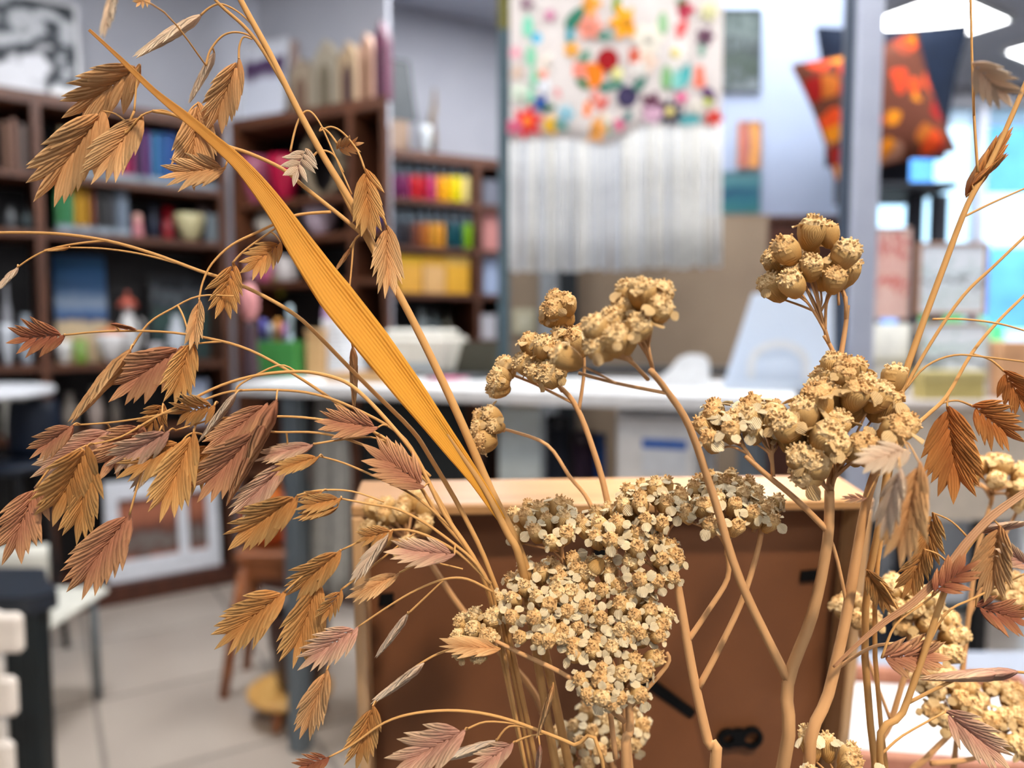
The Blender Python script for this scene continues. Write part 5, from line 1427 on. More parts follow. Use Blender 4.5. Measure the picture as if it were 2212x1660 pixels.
def blade(parent, porg, pts3, fold=0.35, m=None, name='leaf_blade', twist=0.0):
    """pts3: (px, py, half width px, depth)"""
    c = [P(a, b, d) for a, b, hw, d in pts3]
    cs = smooth(c, 5)
    hws = []
    for i in range(len(pts3) - 1):
        for j in range(5):
            hws.append((pts3[i][2] + (pts3[i + 1][2] - pts3[i][2]) * j / 5) / F * pts3[i][3])
    hws.append(pts3[-1][2] / F * pts3[-1][3])
    rows = []
    for i, p in enumerate(cs):
        tt = (cs[min(i + 1, len(cs) - 1)] - cs[max(i - 1, 0)]).normalized()
        v = (CAM - p).normalized()
        side = tt.cross(v).normalized()
        nrm = side.cross(tt).normalized()
        a = twist * math.sin(i * 0.35)
        side2 = side * math.cos(a) + nrm * math.sin(a); nrm2 = nrm * math.cos(a) - side * math.sin(a)
        row = []
        for k in range(7):
            f = k / 3 - 1
            row.append(p + side2 * hws[i] * f - nrm2 * hws[i] * fold * (1 - abs(f - 0.25)) + nrm2 * hws[i] * 0.05 * math.sin(i * 0.9 + k * 2.0) * abs(f) - porg)
        rows.append(row)
    o = MB().quad_grid(rows).build(name, m or M_leaf, parent, smooth=True)
    uvl = o.data.uv_layers.new(name='UVMap')
    nr = len(rows)
    for poly in o.data.polygons:
        for li in poly.loop_indices:
            vi = o.data.loops[li].vertex_index
            uvl.data[li].uv = ((vi % 7) / 6.0, (vi // 7) / (nr - 1))
    s_ = o.modifiers.new('thickness', 'SOLIDIFY'); s_.thickness = 0.00025
    return o

# ---- left grasses
DG = 0.262
g1 = grass('dried grass stalk with one long golden folded leaf blade', V1 + Vector((-0.012, 0, 0)), DG,
    [([(1160, 1420, 0.275), (1125, 1215), (1095, 1150), (1045, 1055), (985, 965), (940, 895)], 12, 5)], [])
blade(g1, V1 + Vector((-0.012, 0, 0)), [(1085, 1125, 8, .262), (1030, 1040, 14, .261), (960, 945, 22, .260), (885, 845, 31, .259), (805, 740, 37, .258), (722, 635, 38, .258), (655, 540, 30, .258), (592, 445, 22, .258), (525, 362, 16, .257), (462, 304, 12, .256), (400, 252, 10, .255), (330, 195, 6.5, .254), (258, 125, 4.5, .253), (192, 64, 2.5, .252)])
g2 = grass('tallest arching grass stalk rising past the top edge with pale nodding spikelets', V1 + Vector((-0.004, 0.004, 0)), 0.266,
    [([(1180, 1420, 0.278), (1130, 1210), (1060, 1060), (1000, 920), (940, 790), (880, 670), (820, 560), (760, 440), (700, 340), (640, 230), (580, 110), (520, 0), (480, -90)], 11, 6),
     ([(845, 615), (772, 478), (690, 318), (600, 160), (540, 70), (470, 5), (420, -60)], 6, 3),
     ([(782, 505), (740, 470), (690, 430), (655, 402), (610, 365), (540, 332), (480, 312), (440, 288), (385, 252), (330, 240)], 5, 3.5),
     ([(715, 458), (660, 462), (625, 470), (560, 500), (500, 530), (458, 570), (438, 610), (430, 648)], 3.5, 2)],
    [(301, 140, 140, 262, .46, 't'), (222, 240, 80, 437, .44, 't'), (306, 250, 190, 398, .45, 't', 20), (428, 222, 410, 415, .44, 't'), (486, 362, 342, 380, .5, 't', 15),
     (516, 127, 450, 290, .38, 't'), (433, 33, 283, 128, .22, 'w', 72), (245, -20, 222, 86, .3, 'w', 60, .215), (463, 114, 406, 226, .2, 'w', 70),
     (660, 322, 628, 402, .8, 'w', 10), (728, 322, 786, 306, .7, 't', 25), (788, 366, 802, 518, .44, 'o'), (835, 488, 838, 652, .36, 't'),
     (430, 648, 412, 762, .34, 't', 30), (412, 738, 370, 880, .42, 'o'), (503, 568, 471, 694, .52, 'o'), (606, 524, 521, 597, .56, 'o'), (757, 536, 722, 588, .2, 't', 60),
     (281, 756, 149, 914, .2, 't', 68), (320, -8, 290, 14, .6, 't')],
    peds=[[(445, 142), (453, 111), (476, 81), (501, 70), (532, 74), (560, 95), (600, 160)], [(516, 127), (517, 100), (526, 80), (545, 85)], [(433, 33), (455, 15), (480, 9), (520, 30), (560, 70)],
          [(627, 328), (637, 282), (650, 250), (668, 240), (690, 265), (716, 320), (760, 420)], [(668, 349), (690, 326), (720, 334), (742, 372)], [(728, 310), (712, 288), (696, 276), (690, 284)],
          [(788, 366), (772, 325), (742, 288), (715, 274), (690, 284)], [(835, 488), (820, 450), (800, 405), (788, 366)], [(782, 505), (765, 522), (760, 570), (754, 635)], [(757, 536), (764, 522)],
          [(281, 756), (320, 700), (370, 668), (430, 640), (505, 640)], [(290, 240), (270, 290), (306, 250), (350, 238), (385, 252)], [(503, 568), (530, 540), (600, 490), (630, 472)]])
g3 = grass('thin grass stalk arching flat to the left edge above the blue painting', V1 + Vector((-0.016, 0.0, 0)), 0.270,
    [([(1110, 1420, 0.275), (1060, 1240), (1000, 1110), (930, 990), (890, 930), (810, 850), (755, 795), (690, 728), (640, 682), (570, 640), (500, 608), (430, 585), (330, 548), (230, 520), (120, 505), (0, 503), (-60, 508)], 6, 3)],
    [(39, 577, -12, 632, .3, 'w', 60), (150, 535, 92, 541, .2, 'o', 60), (762, 750, 766, 886, .16, 't', 70)],
    peds=[[(230, 520), (170, 526), (110, 538), (70, 556), (39, 577)], [(380, 568), (300, 548), (220, 537), (150, 535)], [(762, 750), (756, 700), (755, 640), (754, 636)]])
g4 = grass('grass stalk whose russet spikelet points left across the white crockery', V1 + Vector((-0.02, 0.003, 0)), 0.264,
    [([(1100, 1420, 0.275), (1045, 1240), (950, 1120), (900, 1040), (820, 945), (740, 880), (640, 812), (540, 757), (450, 731), (350, 717), (230, 716), (141, 724)], 5, 2.2)],
    [(139, 724, 8, 735, .62, 'd'), (392, 750, 230, 862, .5, 'p'), (240, 700, 300, 714, .3, 'd', 60)],
    peds=[[(480, 738), (430, 742), (392, 750)]])
g5 = grass('drooping grass panicle crowded with rose brown spikelets at the middle left', V1 + Vector((-0.02, -0.003, 0)), 0.258,
    [([(1085, 1420, 0.272), (1040, 1240), (960, 1110), (900, 990), (850, 925), (790, 860), (745, 825), (690, 808), (640, 803), (560, 810), (480, 832), (400, 870), (330, 905), (260, 945), (190, 962)], 6, 2.2),
     ([(905, 995), (860, 935), (760, 880), (680, 852), (600, 843), (500, 846), (430, 868), (350, 895), (250, 912), (157, 919)], 3.5, 2),
     ([(930, 1030), (880, 985), (800, 930), (680, 905), (580, 900), (470, 905), (380, 930)], 3.5, 2),
     ([(975, 1130), (930, 1050), (880, 1010), (780, 960), (690, 936), (600, 934), (560, 930)], 4, 2),
     ([(995, 1160), (900, 1075), (810, 1030), (740, 1000), (689, 986)], 3, 2)],
    [(157, 919, 60, 990, .4, 'p'), (352, 872, 312, 945, .62, 'o'), (308, 920, 205, 1034, .62, 'p'), (187, 965, 103, 1135, .52, 'o'), (197, 1003, 157, 1177, .4, 'o'),
     (78, 1052, 10, 1222, .54, 'p'), (364, 932, 224, 1013, .34, 'm', 0, .252), (392, 955, 250, 1030, .46, 'o'), (463, 876, 360, 899, .6, 'o'), (418, 935, 337, 1130, .42, 'o', 0, .253),
     (577, 872, 433, 985, .36, 'p'), (557, 930, 415, 1085, .44, 'p', 0, .254), (509, 851, 428, 957, .13, 'w', 75), (678, 960, 547, 994, .3, 'm', 25), (689, 986, 582, 1022, .32, 'o'),
     (623, 995, 496, 1122, .36, 'm'), (597, 866, 487, 1094, .12, 'p', 75, .252), (816, 924, 677, 904, .44, 'p', 0, .254), (916, 1052, 785, 955, .52, 'p', 0, .254), (280, 1111, 147, 1290, .46, 'p'),
     (240, 930, 60, 1040, .34, 'm', 30, .266), (460, 960, 360, 1080, .5, 'o', 10, .266), (350, 980, 280, 1060, .3, 'w', 40, .268)],
    peds=[[(280, 1111), (300, 1040), (320, 985), (350, 920)], [(78, 1052), (120, 1000), (187, 962)], [(418, 935), (430, 905), (470, 870)], [(509, 851), (520, 830), (600, 790), (640, 803)], [(678, 960), (740, 950), (800, 945), (850, 960)]])
g6 = grass('lower grass panicle with orange spikelets hanging beside the desk leg', V1 + Vector((-0.022, 0.0, 0)), 0.256,
    [([(1090, 1420, 0.27), (1050, 1250), (960, 1160), (870, 1105), (800, 1090), (737, 1078)], 5, 2),
     ([(1060, 1262), (990, 1195), (900, 1150), (830, 1150), (735, 1190)], 4, 2),
     ([(1066, 1280), (1010, 1252), (960, 1252), (900, 1275), (840, 1310), (772, 1356)], 3, 2),
     ([(1080, 1400, .268), (1010, 1398), (960, 1408), (915, 1430), (860, 1470), (805, 1526)], 3, 2)],
    [(643, 1071, 487, 1181, .42, 'o'), (696, 1062, 640, 1078, .34, 'o'), (737, 1076, 633, 1100, .4, 'o'), (729, 1096, 632, 1120, .28, 'o', 40), (982, 1198, 830, 1186, .4, 'm', 0, .25),
     (848, 1147, 765, 1168, .56, 'o'), (838, 1155, 755, 1262, .3, 'w', 50), (615, 1279, 459, 1401, .44, 'o'), (735, 1190, 620, 1292, .42, 'o'), (686, 1255, 625, 1452, .42, 'o'),
     (737, 1275, 689, 1348, .5, 'o'), (772, 1356, 640, 1443, .46, 'm'), (863, 1238, 748, 1297, .34, 't', 20), (706, 1448, 649, 1603, .34, 't'), (881, 1327, 808, 1426, .16, 'w', 70),
     (915, 1434, 800, 1522, .18, 'w', 65), (805, 1526, 765, 1665, .44, 'o'), (1080, 1402, 944, 1394, .36, 't', 30)],
    peds=[[(643, 1071), (690, 1060), (760, 1062), (830, 1085)], [(615, 1279), (660, 1240), (735, 1190)], [(686, 1255), (700, 1225), (735, 1190)], [(706, 1448), (730, 1400), (772, 1356)], [(737, 1275), (790, 1235), (860, 1180), (900, 1150)], [(881, 1327), (920, 1290), (960, 1252)],
          [(863, 1238), (920, 1215), (1000, 1230)]])
g7 = grass('grass stalk curving along the bottom edge before the fibreboard back', V1 + Vector((0.0, -0.012, 0)), 0.25,
    [([(1300, 1640), (1240, 1610), (1180, 1585), (1080, 1550), (990, 1536), (900, 1541), (830, 1562), (760, 1610), (711, 1636)], 5, 2)],
    [(711, 1636, 628, 1668, .5, 'd'), (1003, 1579, 832, 1672, .46, 'm'), (1072, 1602, 930, 1648, .18, 'w', 65), (1108, 1606, 1010, 1676, .48, 'm'), (1195, 1480, 1158, 1600, .14, 't', 65), (1166, 1610, 1158, 1690, .2, 'm', 60)],
    peds=[[(1003, 1579), (1050, 1560), (1120, 1565)], [(1108, 1606), (1140, 1592), (1180, 1585)], [(1072, 1602), (1100, 1570), (1150, 1575)], [(1195, 1480), (1180, 1530), (1163, 1580)]])

# ---- right grasses
g8 = grass('upright grass stalk on the right with a brown sheath against the bright window', V2 + Vector((0.004, 0, 0)), 0.255,
    [([(1868, 1420, .27), (1905, 1100), (1945, 850), (1985, 722), (2040, 572), (2090, 442), (2140, 350), (2190, 240), (2240, 120)], 9, 5),
     ([(1948, 850), (2010, 742), (2080, 640), (2150, 572), (2235, 490)], 4, 3),
     ([(1955, 842), (2000, 792), (2060, 768), (2130, 772), (2235, 785)], 2.6, 2),
     ([(2112, 372), (2104, 250), (2100, 138), (2096, -20)], 3, 2.4), ([(2080, 470), (2140, 440), (2230, 400)], 2.6, 2), ([(2015, 690), (2080, 690), (2160, 700), (2230, 720)], 2.6, 2)],
    [(2099, 137, 2196, 230, .46, 'w', 10, .205), (2088, 425, 2188, 268, .24, 'b', 50), (2100, 400, 2180, 330, .16, 'b', 60)])
g9 = grass('grass stalk on the right with amber spikelets hanging over the yellow box', V2 + Vector((0.010, 0.004, 0)), 0.262,
    [([(1890, 1420, .272), (1915, 1080), (1942, 958), (2000, 900), (2045, 856), (2100, 762), (2160, 690), (2235, 618)], 6, 3)],
    [(2046, 879, 2072, 1090, .5, 'b'), (2101, 878, 2212, 962, .58, 'b'), (2168, 802, 2232, 905, .6, 'b'), (1944, 1012, 1902, 1172, .34, 'w', 35, .205), (1986, 1000, 1934, 1232, .36, 't', 20, .21),
     (1962, 972, 1842, 1006, .5, 'w', 15, .215), (1872, 1076, 1812, 1078, .4, 'm', 30, .235)],
    peds=[[(2046, 879), (2046, 868), (2050, 850)], [(2101, 878), (2070, 866), (2040, 870), (2020, 882)], [(2168, 802), (2140, 778), (2100, 764)]])
g10 = grass('reddish grass stalk leaning up to the right edge with mauve spikelets', V2 + Vector((0.014, -0.004, 0)), 0.252,
    [([(1900, 1640), (1950, 1540), (2000, 1400), (2060, 1230), (2140, 1122), (2235, 1050)], 8, 6),
     ([(1985, 1440), (2040, 1330), (2110, 1290), (2235, 1230)], 3, 2), ([(1905, 1422), (1935, 1350), (2000, 1300), (2045, 1262)], 3, 2), ([(1905, 1630), (1950, 1590), (2042, 1539)], 3, 2), ([(1960, 1520), (2060, 1470), (2120, 1450), (2235, 1455)], 4, 3)],
    [(2014, 1108, 1990, 1238, .5, 'o'), (1996, 1187, 1953, 1297, .46, 'o'), (1871, 1232, 1932, 1332, .36, 'o'), (2158, 1136, 2135, 1304, .46, 't'), (2020, 1278, 2118, 1204, .62, 'd'), (2108, 1311, 2240, 1352, .56, 'd'),
     (1905, 1422, 2058, 1415, .5, 'p'), (2196, 1452, 1981, 1468, .14, 'm', 65), (2042, 1539, 2192, 1660, .46, 'm'), (2100, 1150, 2230, 1130, .2, 'm', 60), (2235, 1230, 2150, 1180, .5, 'm')])
blade(g10, V2 + Vector((0.014, -0.004, 0)), [(1800, 1442, 2, .25), (1850, 1395, 4, .25), (1910, 1345, 6, .25), (1975, 1300, 7, .25), (2040, 1235, 8, .25), (2095, 1165, 8, .25), (2150, 1110, 8, .25), (2235, 1050, 6, .25)], m=M_blade2, name='leaf_blade')

# ------------------------------------------------------------------ yarrow flower heads
def cup_mesh(name):
    # involucre: unit height 1 (z), radius 0.33; base at the origin
    return MB().lathe([(0.05, 0), (0.13, 0.05), (0.24, 0.22), (0.31, 0.46), (0.33, 0.70), (0.30, 0.88), (0.20, 0.93)], n=12, rib=0.08, ribs=6).mesh(name, M_cup, smooth=True)
def disc_mesh(name, m, seed):
    rr = random.Random(seed)
    off = [[rr.uniform(0.82, 1.14) for _ in range(12)] for _ in range(6)]
    b = MB(); rows = []
    for i in range(5):
        th = math.pi * 0.56 * (1 - i / 4) + 0.001
        rows.append([(0.29 * math.sin(th) * off[i][k] * math.cos(2 * math.pi * k / 12), 0.29 * math.sin(th) * off[i][k] * math.sin(2 * math.pi * k / 12), 0.86 + 0.24 * math.cos(th) * off[i][(k * 3) % 12]) for k in range(12)])
    b.quad_grid(rows, closed=True)
    for k in range(10):
        a = rr.uniform(0, 2 * math.pi); th = rr.uniform(0.1, 1.2)
        p = Vector((0.27 * math.sin(th) * math.cos(a), 0.27 * math.sin(th) * math.sin(a), 0.87 + 0.24 * math.cos(th)))
        nrm = Vector((math.sin(th) * math.cos(a), math.sin(th) * math.sin(a), math.cos(th)))
        b.tube([p, p + nrm * 0.09], [0.042, 0.026], 4)
    return b.mesh(name, m, smooth=False)
def petal_mesh(name, m, seed):
    b = MB(); rows = []
    for i in range(5):
        u = i / 4
        w = [0.07, 0.17, 0.225, 0.21, 0.11][i]
        rows.append([(w * (k / 2 - 1), u * 0.40 + 0.04 * (1 - (k / 2 - 1) ** 2) * (i == 4), 0.05 * math.cos(k * 1.6 + seed) * u - 0.10 * u * u) for k in range(5)])
    for r_ in (1, -1):
        if r_ > 0: b.quad_grid(rows)
        else: b.quad_grid([[(x, y, z - 0.02) for x, y, z in reversed(rw)] for rw in rows])
    return b.mesh(name, m, smooth=True)
def bud_mesh(name):
    return MB().lathe([(0.05, 0), (0.18, 0.06), (0.31, 0.24), (0.39, 0.48), (0.41, 0.68), (0.38, 0.82), (0.26, 0.88)], n=14, rib=0.05, ribs=7).mesh(name, M_cup, smooth=True)
def fuzz_mesh(name, m, seed):
    rr = random.Random(seed)
    b = MB(); rows = []
    off = [[rr.uniform(0.86, 1.12) for _ in range(12)] for _ in range(6)]
    for i in range(5):
        th = math.pi * 0.58 * (1 - i / 4) + 0.001
        rows.append([(0.37 * math.sin(th) * off[i][k] * math.cos(2 * math.pi * k / 12), 0.37 * math.sin(th) * off[i][k] * math.sin(2 * math.pi * k / 12), 0.78 + 0.28 * math.cos(th) * off[i][(k * 3) % 12]) for k in range(12)])
    b.quad_grid(rows, closed=True)
    for k in range(26):
        a = rr.uniform(0, 2 * math.pi); th = math.acos(rr.uniform(0.15, 1.0))
        nrm = Vector((math.sin(th) * math.cos(a), math.sin(th) * math.sin(a), math.cos(th)))
        p = Vector((0.35 * nrm.x, 0.35 * nrm.y, 0.79 + 0.27 * nrm.z))
        b.tube([p, p + nrm * 0.085], [0.046, 0.03], 4)
    return b.mesh(name, m, smooth=False)
CUPS = [cup_mesh('flower_head'), bud_mesh('flower_head')]
FUZZ = [fuzz_mesh('disc', M_disc, 4), fuzz_mesh('disc', M_disc2, 5), fuzz_mesh('disc', M_disc2, 6)]
DISCS = [disc_mesh('disc', M_disc, 1), disc_mesh('disc', M_disc2, 2), disc_mesh('disc', M_disc, 3)]
PETS = {'c': [petal_mesh('petal', M_petal, 1), petal_mesh('petal', M_petal, 2)], 's': [petal_mesh('petal', M_petal2, 1), petal_mesh('petal', M_petal2, 3)]}
yr = random.Random(5)

def flower_head(parent, porg, base, axis, size, npet=4, pk='c', open_=0.5):
    """size: head width in metres"""
    ax = axis.normalized()
    rot = ax.to_track_quat('Z', 'Y').to_matrix().to_4x4() @ Matrix.Rotation(yr.uniform(0, 6.28), 4, 'Z')
    rnd_ = pk == 's'
    s = size / (0.72 if rnd_ else 0.66)
    M = Matrix.Translation(base - porg) @ rot @ Matrix.Scale(s, 4)
    h = inst(CUPS[1 if rnd_ else 0], 'flower_head', parent, M)
    inst((FUZZ if rnd_ else DISCS)[yr.randrange(3)], 'disc', h, Matrix.Identity(4))
    a0 = yr.uniform(0, 6.28)
    for k in range(npet):
        a = a0 + 2 * math.pi * k / max(3, npet) + yr.uniform(-0.3, 0.3)
        tilt = yr.uniform(-1.1, 0.45) * (1.2 - open_)
        m4 = (Matrix.Rotation(a, 4, 'Z') @ Matrix.Translation((0, 0.34 if rnd_ else 0.25, 0.80 if rnd_ else 0.88)) @ Matrix.Rotation(tilt, 4, 'X') @ Matrix.Rotation(yr.uniform(-0.5, 0.5), 4, 'Y') @ Matrix.Scale(yr.uniform(0.62, 1.08), 4))
        inst(PETS[pk][yr.randrange(2)], 'petal', h, m4)

def corymb(parent, porg, c, node, Rp, tilt, n, hs, npet=4, pk='c', lean=0.0, dome=0.35, gap=1.0, jit=0.25):
    """c: (px, py, depth) of the flower disc centre; node: (px, py, depth) where its stalks meet; Rp radius px; tilt towards the viewer, degrees"""
    d = c[2]
    C = P(*c); Nn = P(*node)
    Rw = Rp / F * d; hw = hs / F * d
    tl, ln = R(tilt), R(lean)
    up = UP * math.cos(ln) + RIGHT * math.sin(ln)
    side = RIGHT * math.cos(ln) - UP * math.sin(ln)
    ax = up * math.cos(tl) - FWD * math.sin(tl)
    e2 = up * math.sin(tl) + FWD * math.cos(tl)
    pts = []
    tries = 0
    while len(pts) < n and tries < 4000:
        tries += 1
        r_ = math.sqrt(yr.random()); a = yr.uniform(0, 2 * math.pi)
        u, v = r_ * math.cos(a), r_ * math.sin(a)
        if all((u - q[0]) ** 2 + (v - q[1]) ** 2 > (gap * hw / Rw) ** 2 for q in pts) or tries > 3000:
            pts.append((u, v))
    mid = Nn + (C - Nn) * 0.45
    for u, v in pts:
        rr2 = u * u + v * v
        top = C + side * (u * Rw) + e2 * (v * Rw) + ax * (Rw * dome * (1 - rr2) + yr.uniform(-jit, jit) * hw)
        haxis = (ax * 1.0 + (side * u + e2 * v) * 0.55 + Vector((yr.uniform(-.15, .15), yr.uniform(-.15, .15), yr.uniform(-.1, .1)))).normalized()
        base = top - haxis * hw * 1.3
        k = mid + (base - mid) * 0.35 + (side * u + e2 * v) * Rw * 0.1
        stem_part('pedicel', parent, porg, [mid.lerp(Nn, yr.uniform(0.0, 0.8)), k, base + haxis * hw * 0.06], 3.0, 2.4, M_stem2, n=5, d=d)
        flower_head(parent, porg, base, haxis, hw * yr.uniform(0.88, 1.1), npet if yr.random() < 0.85 else max(0, npet - 2), pk)
    stem_part('stalk', parent, porg, [Nn, mid], 5.0, 4.0, M_stem2, n=6, d=d)

def yarrow(label, root, d, stems, corymbs, singles=()):
    t = thing('dried_yarrow', label, 'dried flower', root)
    for i, (pp, r0, r1) in enumerate(stems):
        wp = path(pp, d)
        if i == 0:
            wp = [root + Vector((0, 0, -0.09)), Vector((root.x * 0.8 + wp[0].x * 0.2, root.y * 0.8 + wp[0].y * 0.2, root.z + 0.01))] + wp
        stem_part('stem' if i == 0 else 'branch', t, root, wp, r0, r1, M_stem2, n=14, d=d, rib=0.05)
    for cb_ in corymbs:
        corymb(t, root, *cb_[:2], **cb_[2])
    for (px, py, dd, nx, ny, hs, npet) in singles:
        b = P(px, py, dd); nn = P(nx, ny, dd)
        ax = (b - nn).normalized()
        stem_part('pedicel', t, root, [nn, (nn + b) / 2 + RIGHT * 0.0006, b], 3.0, 2.6, M_stem2, n=5, d=dd)
        flower_head(t, root, b - ax * 0.0005, ax, hs / F * dd, npet, 's')
    return t

def K(R_, tilt, n, hs, npet=4, pk='c', lean=0, dome=0.35, gap=1.05, jit=0.25):
    return dict(Rp=R_, tilt=tilt, n=n, hs=hs, npet=npet, pk=pk, lean=lean, dome=dome, gap=gap, jit=jit)

yarrow('branched yarrow with the wide tan cluster right of centre and a high cluster above it', V1 + Vector((0.028, 0.0, 0)), 0.25,
    [([(1692, 1660), (1702, 1480), (1755, 1330), (1788, 1170), (1792, 1060)], 16, 10),
     ([(1706, 1478), (1600, 1258), (1545, 1085), (1490, 925, .244), (1440, 845, .238), (1405, 800, .232)], 10, 6),
     ([(1790, 1150), (1720, 1080), (1660, 1030), (1610, 985)], 7, 5),
     ([(1792, 1060), (1806, 960, .256), (1815, 850, .256), (1812, 780, .256)], 9, 6), ([(1812, 788, .256), (1795, 750, .256), (1780, 725, .256)], 5, 4), ([(1813, 790, .256), (1826, 710, .256), (1832, 660, .256)], 6, 4),
     ([(1440, 850, .238), (1330, 828, .236), (1250, 806, .234)], 4, 3)],
    [((1850, 905, .246), (1795, 1055, .25), K(112, 24, 12, 56, 3, 's', lean=12, dome=0.55, jit=0.8)), ((1745, 925, .246), (1780, 1050, .25), K(84, 26, 9, 54, 3, 's', lean=-10, jit=0.7)), ((1562, 898, .25), (1628, 1000, .25), K(62, 26, 9, 42, 4, 'c', lean=-18, jit=0.6)),
     ((1662, 905, .252), (1670, 1030, .25), K(58, 28, 9, 42, 4, 'c', jit=0.6)), ((1735, 1000, .243), (1790, 1060, .25), K(40, 34, 3, 60, 2, 's', lean=-50)), ((1825, 820, .252), (1800, 960, .25), K(60, 22, 9, 46, 2, 's', lean=4, dome=0.6, jit=0.7)),
     ((1745, 575, .256), (1790, 742, .256), K(90, 24, 12, 48, 1, 's', lean=-16, dome=0.7, jit=0.9, gap=0.9)), ((1826, 580, .256), (1828, 690, .256), K(32, 24, 3, 50, 1, 's', jit=0.6)),
     ((1375, 640, .222), (1412, 808, .234), K(74, 28, 12, 50, 3, 's', lean=-4, dome=0.5, jit=0.7)), ((1305, 715, .218), (1400, 820, .234), K(50, 26, 5, 52, 2, 's', lean=-30, jit=0.5))],
    singles=[(1795, 535, .256, 1812, 660, 40, 0), (1924, 850, .252, 1905, 940, 46, 0), (1255, 790, .225, 1330, 828, 50, 2)])
yarrow('thin yarrow stems with small loose clusters left of the centre', V1 + Vector((0.010, 0.014, 0)), 0.285,
    [([(1345, 1500), (1335, 1280), (1312, 1085), (1272, 945), (1238, 868), (1200, 828)], 9, 5), ([(1330, 1240), (1275, 1090), (1230, 1030), (1182, 962), (1105, 932), (1065, 925)], 5, 3),
     ([(1250, 890), (1262, 800), (1258, 740)], 4, 3), ([(1235, 870), (1160, 832), (1100, 808)], 3, 3)],
    [((1165, 775, .27), (1215, 845, .285), K(62, 30, 10, 42, 3, 's', lean=-30, jit=0.7)), ((1205, 660, .275), (1256, 745, .285), K(40, 25, 6, 40, 3, 's', lean=-40, jit=0.6)), ((1070, 808, .28), (1110, 812, .285), K(36, 20, 5, 34, 3, 's', lean=-60)),
     ((1042, 925, .28), (1090, 930, .285), K(46, 20, 7, 34, 2, 's', lean=-80)), ((1240, 725, .272), (1255, 790, .285), K(34, 25, 4, 44, 3, 'c', lean=-15))])
yarrow('yarrow with three flat sharp clusters in front of the frame top', V1 + Vector((0.016, -0.002, 0)), 0.266,
    [([(1545, 1660), (1528, 1600), (1495, 1450), (1465, 1275), (1450, 1210)], 14, 8), ([(1486, 1385), (1530, 1320), (1572, 1250), (1570, 1190)], 6, 5), ([(1510, 1485), (1560, 1390), (1610, 1280), (1645, 1150), (1625, 1130)], 7, 5),
     ([(1330, 1640, .27), (1300, 1420, .275), (1255, 1290, .275), (1225, 1235, .272)], 6, 5), ([(1462, 1262), (1430, 1235), (1395, 1215)], 5, 4)],
    [((1180, 1125, .27), (1225, 1235, .272), K(80, 22, 14, 34, 4, 'c', dome=0.3, lean=-6)), ((1335, 1140, .266), (1395, 1212, .268), K(80, 28, 14, 34, 4, 'c', dome=0.3)), ((1415, 1085, .268), (1430, 1210, .268), K(74, 26, 14, 34, 4, 'c')),
     ((1410, 1200, .262), (1440, 1270, .266), K(66, 44, 11, 35, 4, 'c')), ((1560, 1085, .268), (1570, 1200, .268), K(104, 24, 24, 34, 4, 'c', dome=0.36)), ((1640, 1098, .266), (1628, 1150, .266), K(50, 24, 7, 34, 4, 'c'))],
    singles=[(1300, 1210, .262, 1325, 1180, 30, 0)])
yarrow('yarrow with the big bright cream flower mass low in the centre', V1 + Vector((0.004, -0.010, 0)), 0.256,
    [([(1352, 1660), (1360, 1580), (1358, 1515)], 12, 8), ([(1358, 1520), (1300, 1450), (1230, 1400)], 6, 5), ([(1350, 1560), (1240, 1470), (1120, 1410), (1070, 1385)], 6, 4), ([(1360, 1530), (1440, 1440), (1440, 1410)], 5, 4)],
    [((1165, 1300, .262), (1230, 1400, .264), K(104, 46, 26, 34, 4, 'c', lean=-8)), ((1270, 1268, .264), (1300, 1390, .266), K(84, 44, 18, 34, 4, 'c')), ((1385, 1335, .256), (1420, 1420, .262), K(64, 46, 12, 35, 4, 'c')),
     ((1325, 1432, .250), (1355, 1510, .256), K(98, 52, 24, 36, 4, 'c', dome=0.25)), ((1020, 1362, .262), (1085, 1390, .264), K(60, 40, 10, 32, 2, 's', lean=-35))])
yarrow('small soft yarrow cluster low in front of the easel flap', V1 + Vector((0.0, 0.012, 0)), 0.325,
    [([(1340, 1720), (1325, 1660), (1310, 1620)], 8, 6)], [((1260, 1600, .32), (1315, 1660, .325), K(68, 40, 9, 34, 4, 'c', lean=-25)), ((1340, 1565, .325), (1325, 1650, .325), K(50, 40, 8, 34, 4, 'c'))])
yarrow('blurred straw coloured yarrow cluster at the left corner of the frame', V1 + Vector((-0.01, 0.018, 0)), 0.335,
    [([(1180, 1560), (1090, 1420), (1000, 1320), (935, 1225), (895, 1165)], 8, 5)], [((860, 1118, .335), (890, 1190, .335), K(88, 22, 12, 36, 2, 's', lean=-8, dome=0.4, jit=0.6))])
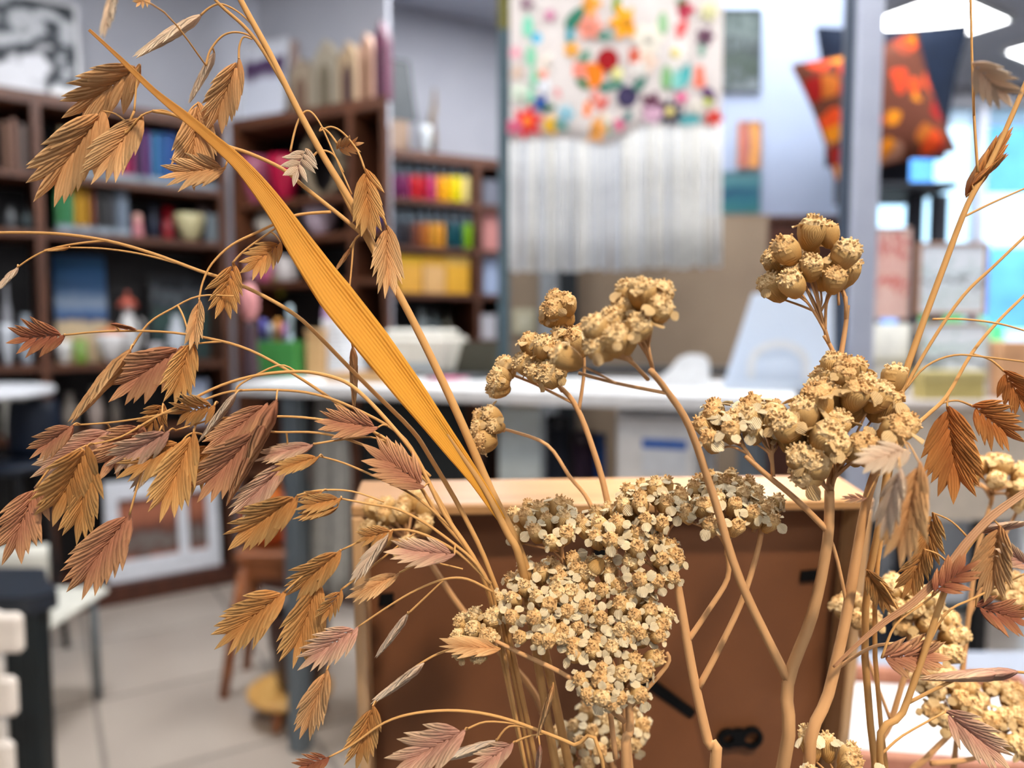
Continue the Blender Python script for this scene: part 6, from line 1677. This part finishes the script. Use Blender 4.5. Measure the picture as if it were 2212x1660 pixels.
yarrow('upright yarrow stem rising along the right edge of the wooden frame', V2 + Vector((-0.02, 0.0, 0)), 0.262,
    [([(1748, 1660), (1790, 1500), (1825, 1350), (1850, 1205), (1872, 1085), (1895, 1010)], 14, 9), ([(1832, 1320), (1800, 1180), (1760, 1120), (1700, 1060)], 4, 3), ([(1800, 1450), (1880, 1400), (1940, 1390)], 4, 3)],
    [((1885, 965, .262), (1895, 1020, .262), K(58, 20, 5, 44, 2, 's', jit=0.6))])
yarrow('soft yarrow cluster below the mauve spikelets on the right', V2 + Vector((0.006, 0.012, 0)), 0.325,
    [([(1890, 1660), (1925, 1560), (1955, 1460), (1975, 1420)], 9, 5), ([(1925, 1560), (1880, 1440), (1858, 1370)], 4, 3)],
    [((2010, 1345, .325), (1985, 1420, .325), K(78, 36, 14, 34, 3, 's', lean=12)), ((1852, 1310, .325), (1860, 1375, .325), K(44, 24, 6, 36, 3, 's')), ((1955, 1282, .325), (1965, 1400, .325), K(50, 28, 6, 36, 3, 's'))])
yarrow('yarrow with grey tan clusters in the lower right corner', V2 + Vector((0.014, 0.010, 0)), 0.335,
    [([(1960, 1700), (2000, 1640), (2050, 1590), (2065, 1570)], 8, 5), ([(2010, 1650), (2100, 1640), (2150, 1610)], 6, 4)],
    [((2062, 1505, .335), (2068, 1580, .335), K(74, 40, 14, 34, 4, 's', lean=10)), ((2165, 1545, .335), (2150, 1620, .335), K(88, 42, 20, 34, 4, 's', lean=10))])
yarrow('yarrow cup cluster rising from the bottom edge beside the tray', V2 + Vector((-0.008, -0.008, 0)), 0.255,
    [([(1830, 1790), (1815, 1720)], 8, 6)], [((1805, 1650, .255), (1815, 1725, .255), K(80, 20, 7, 44, 3, 'c', dome=0.3))])
yarrow('faint yarrow cluster at the right edge behind the amber spikelets', V2 + Vector((0.02, 0.012, 0)), 0.345,
    [([(2060, 1660), (2085, 1400), (2110, 1200), (2140, 1090)], 7, 4), ([(2090, 1340), (2160, 1180), (2200, 1100)], 4, 3)],
    [((2155, 1015, .345), (2140, 1092, .345), K(70, 24, 9, 36, 2, 's')), ((2210, 1055, .345), (2200, 1105, .345), K(44, 24, 5, 36, 2, 's')), ((2195, 1265, .34), (2160, 1330, .34), K(50, 30, 7, 34, 2, 's'))])
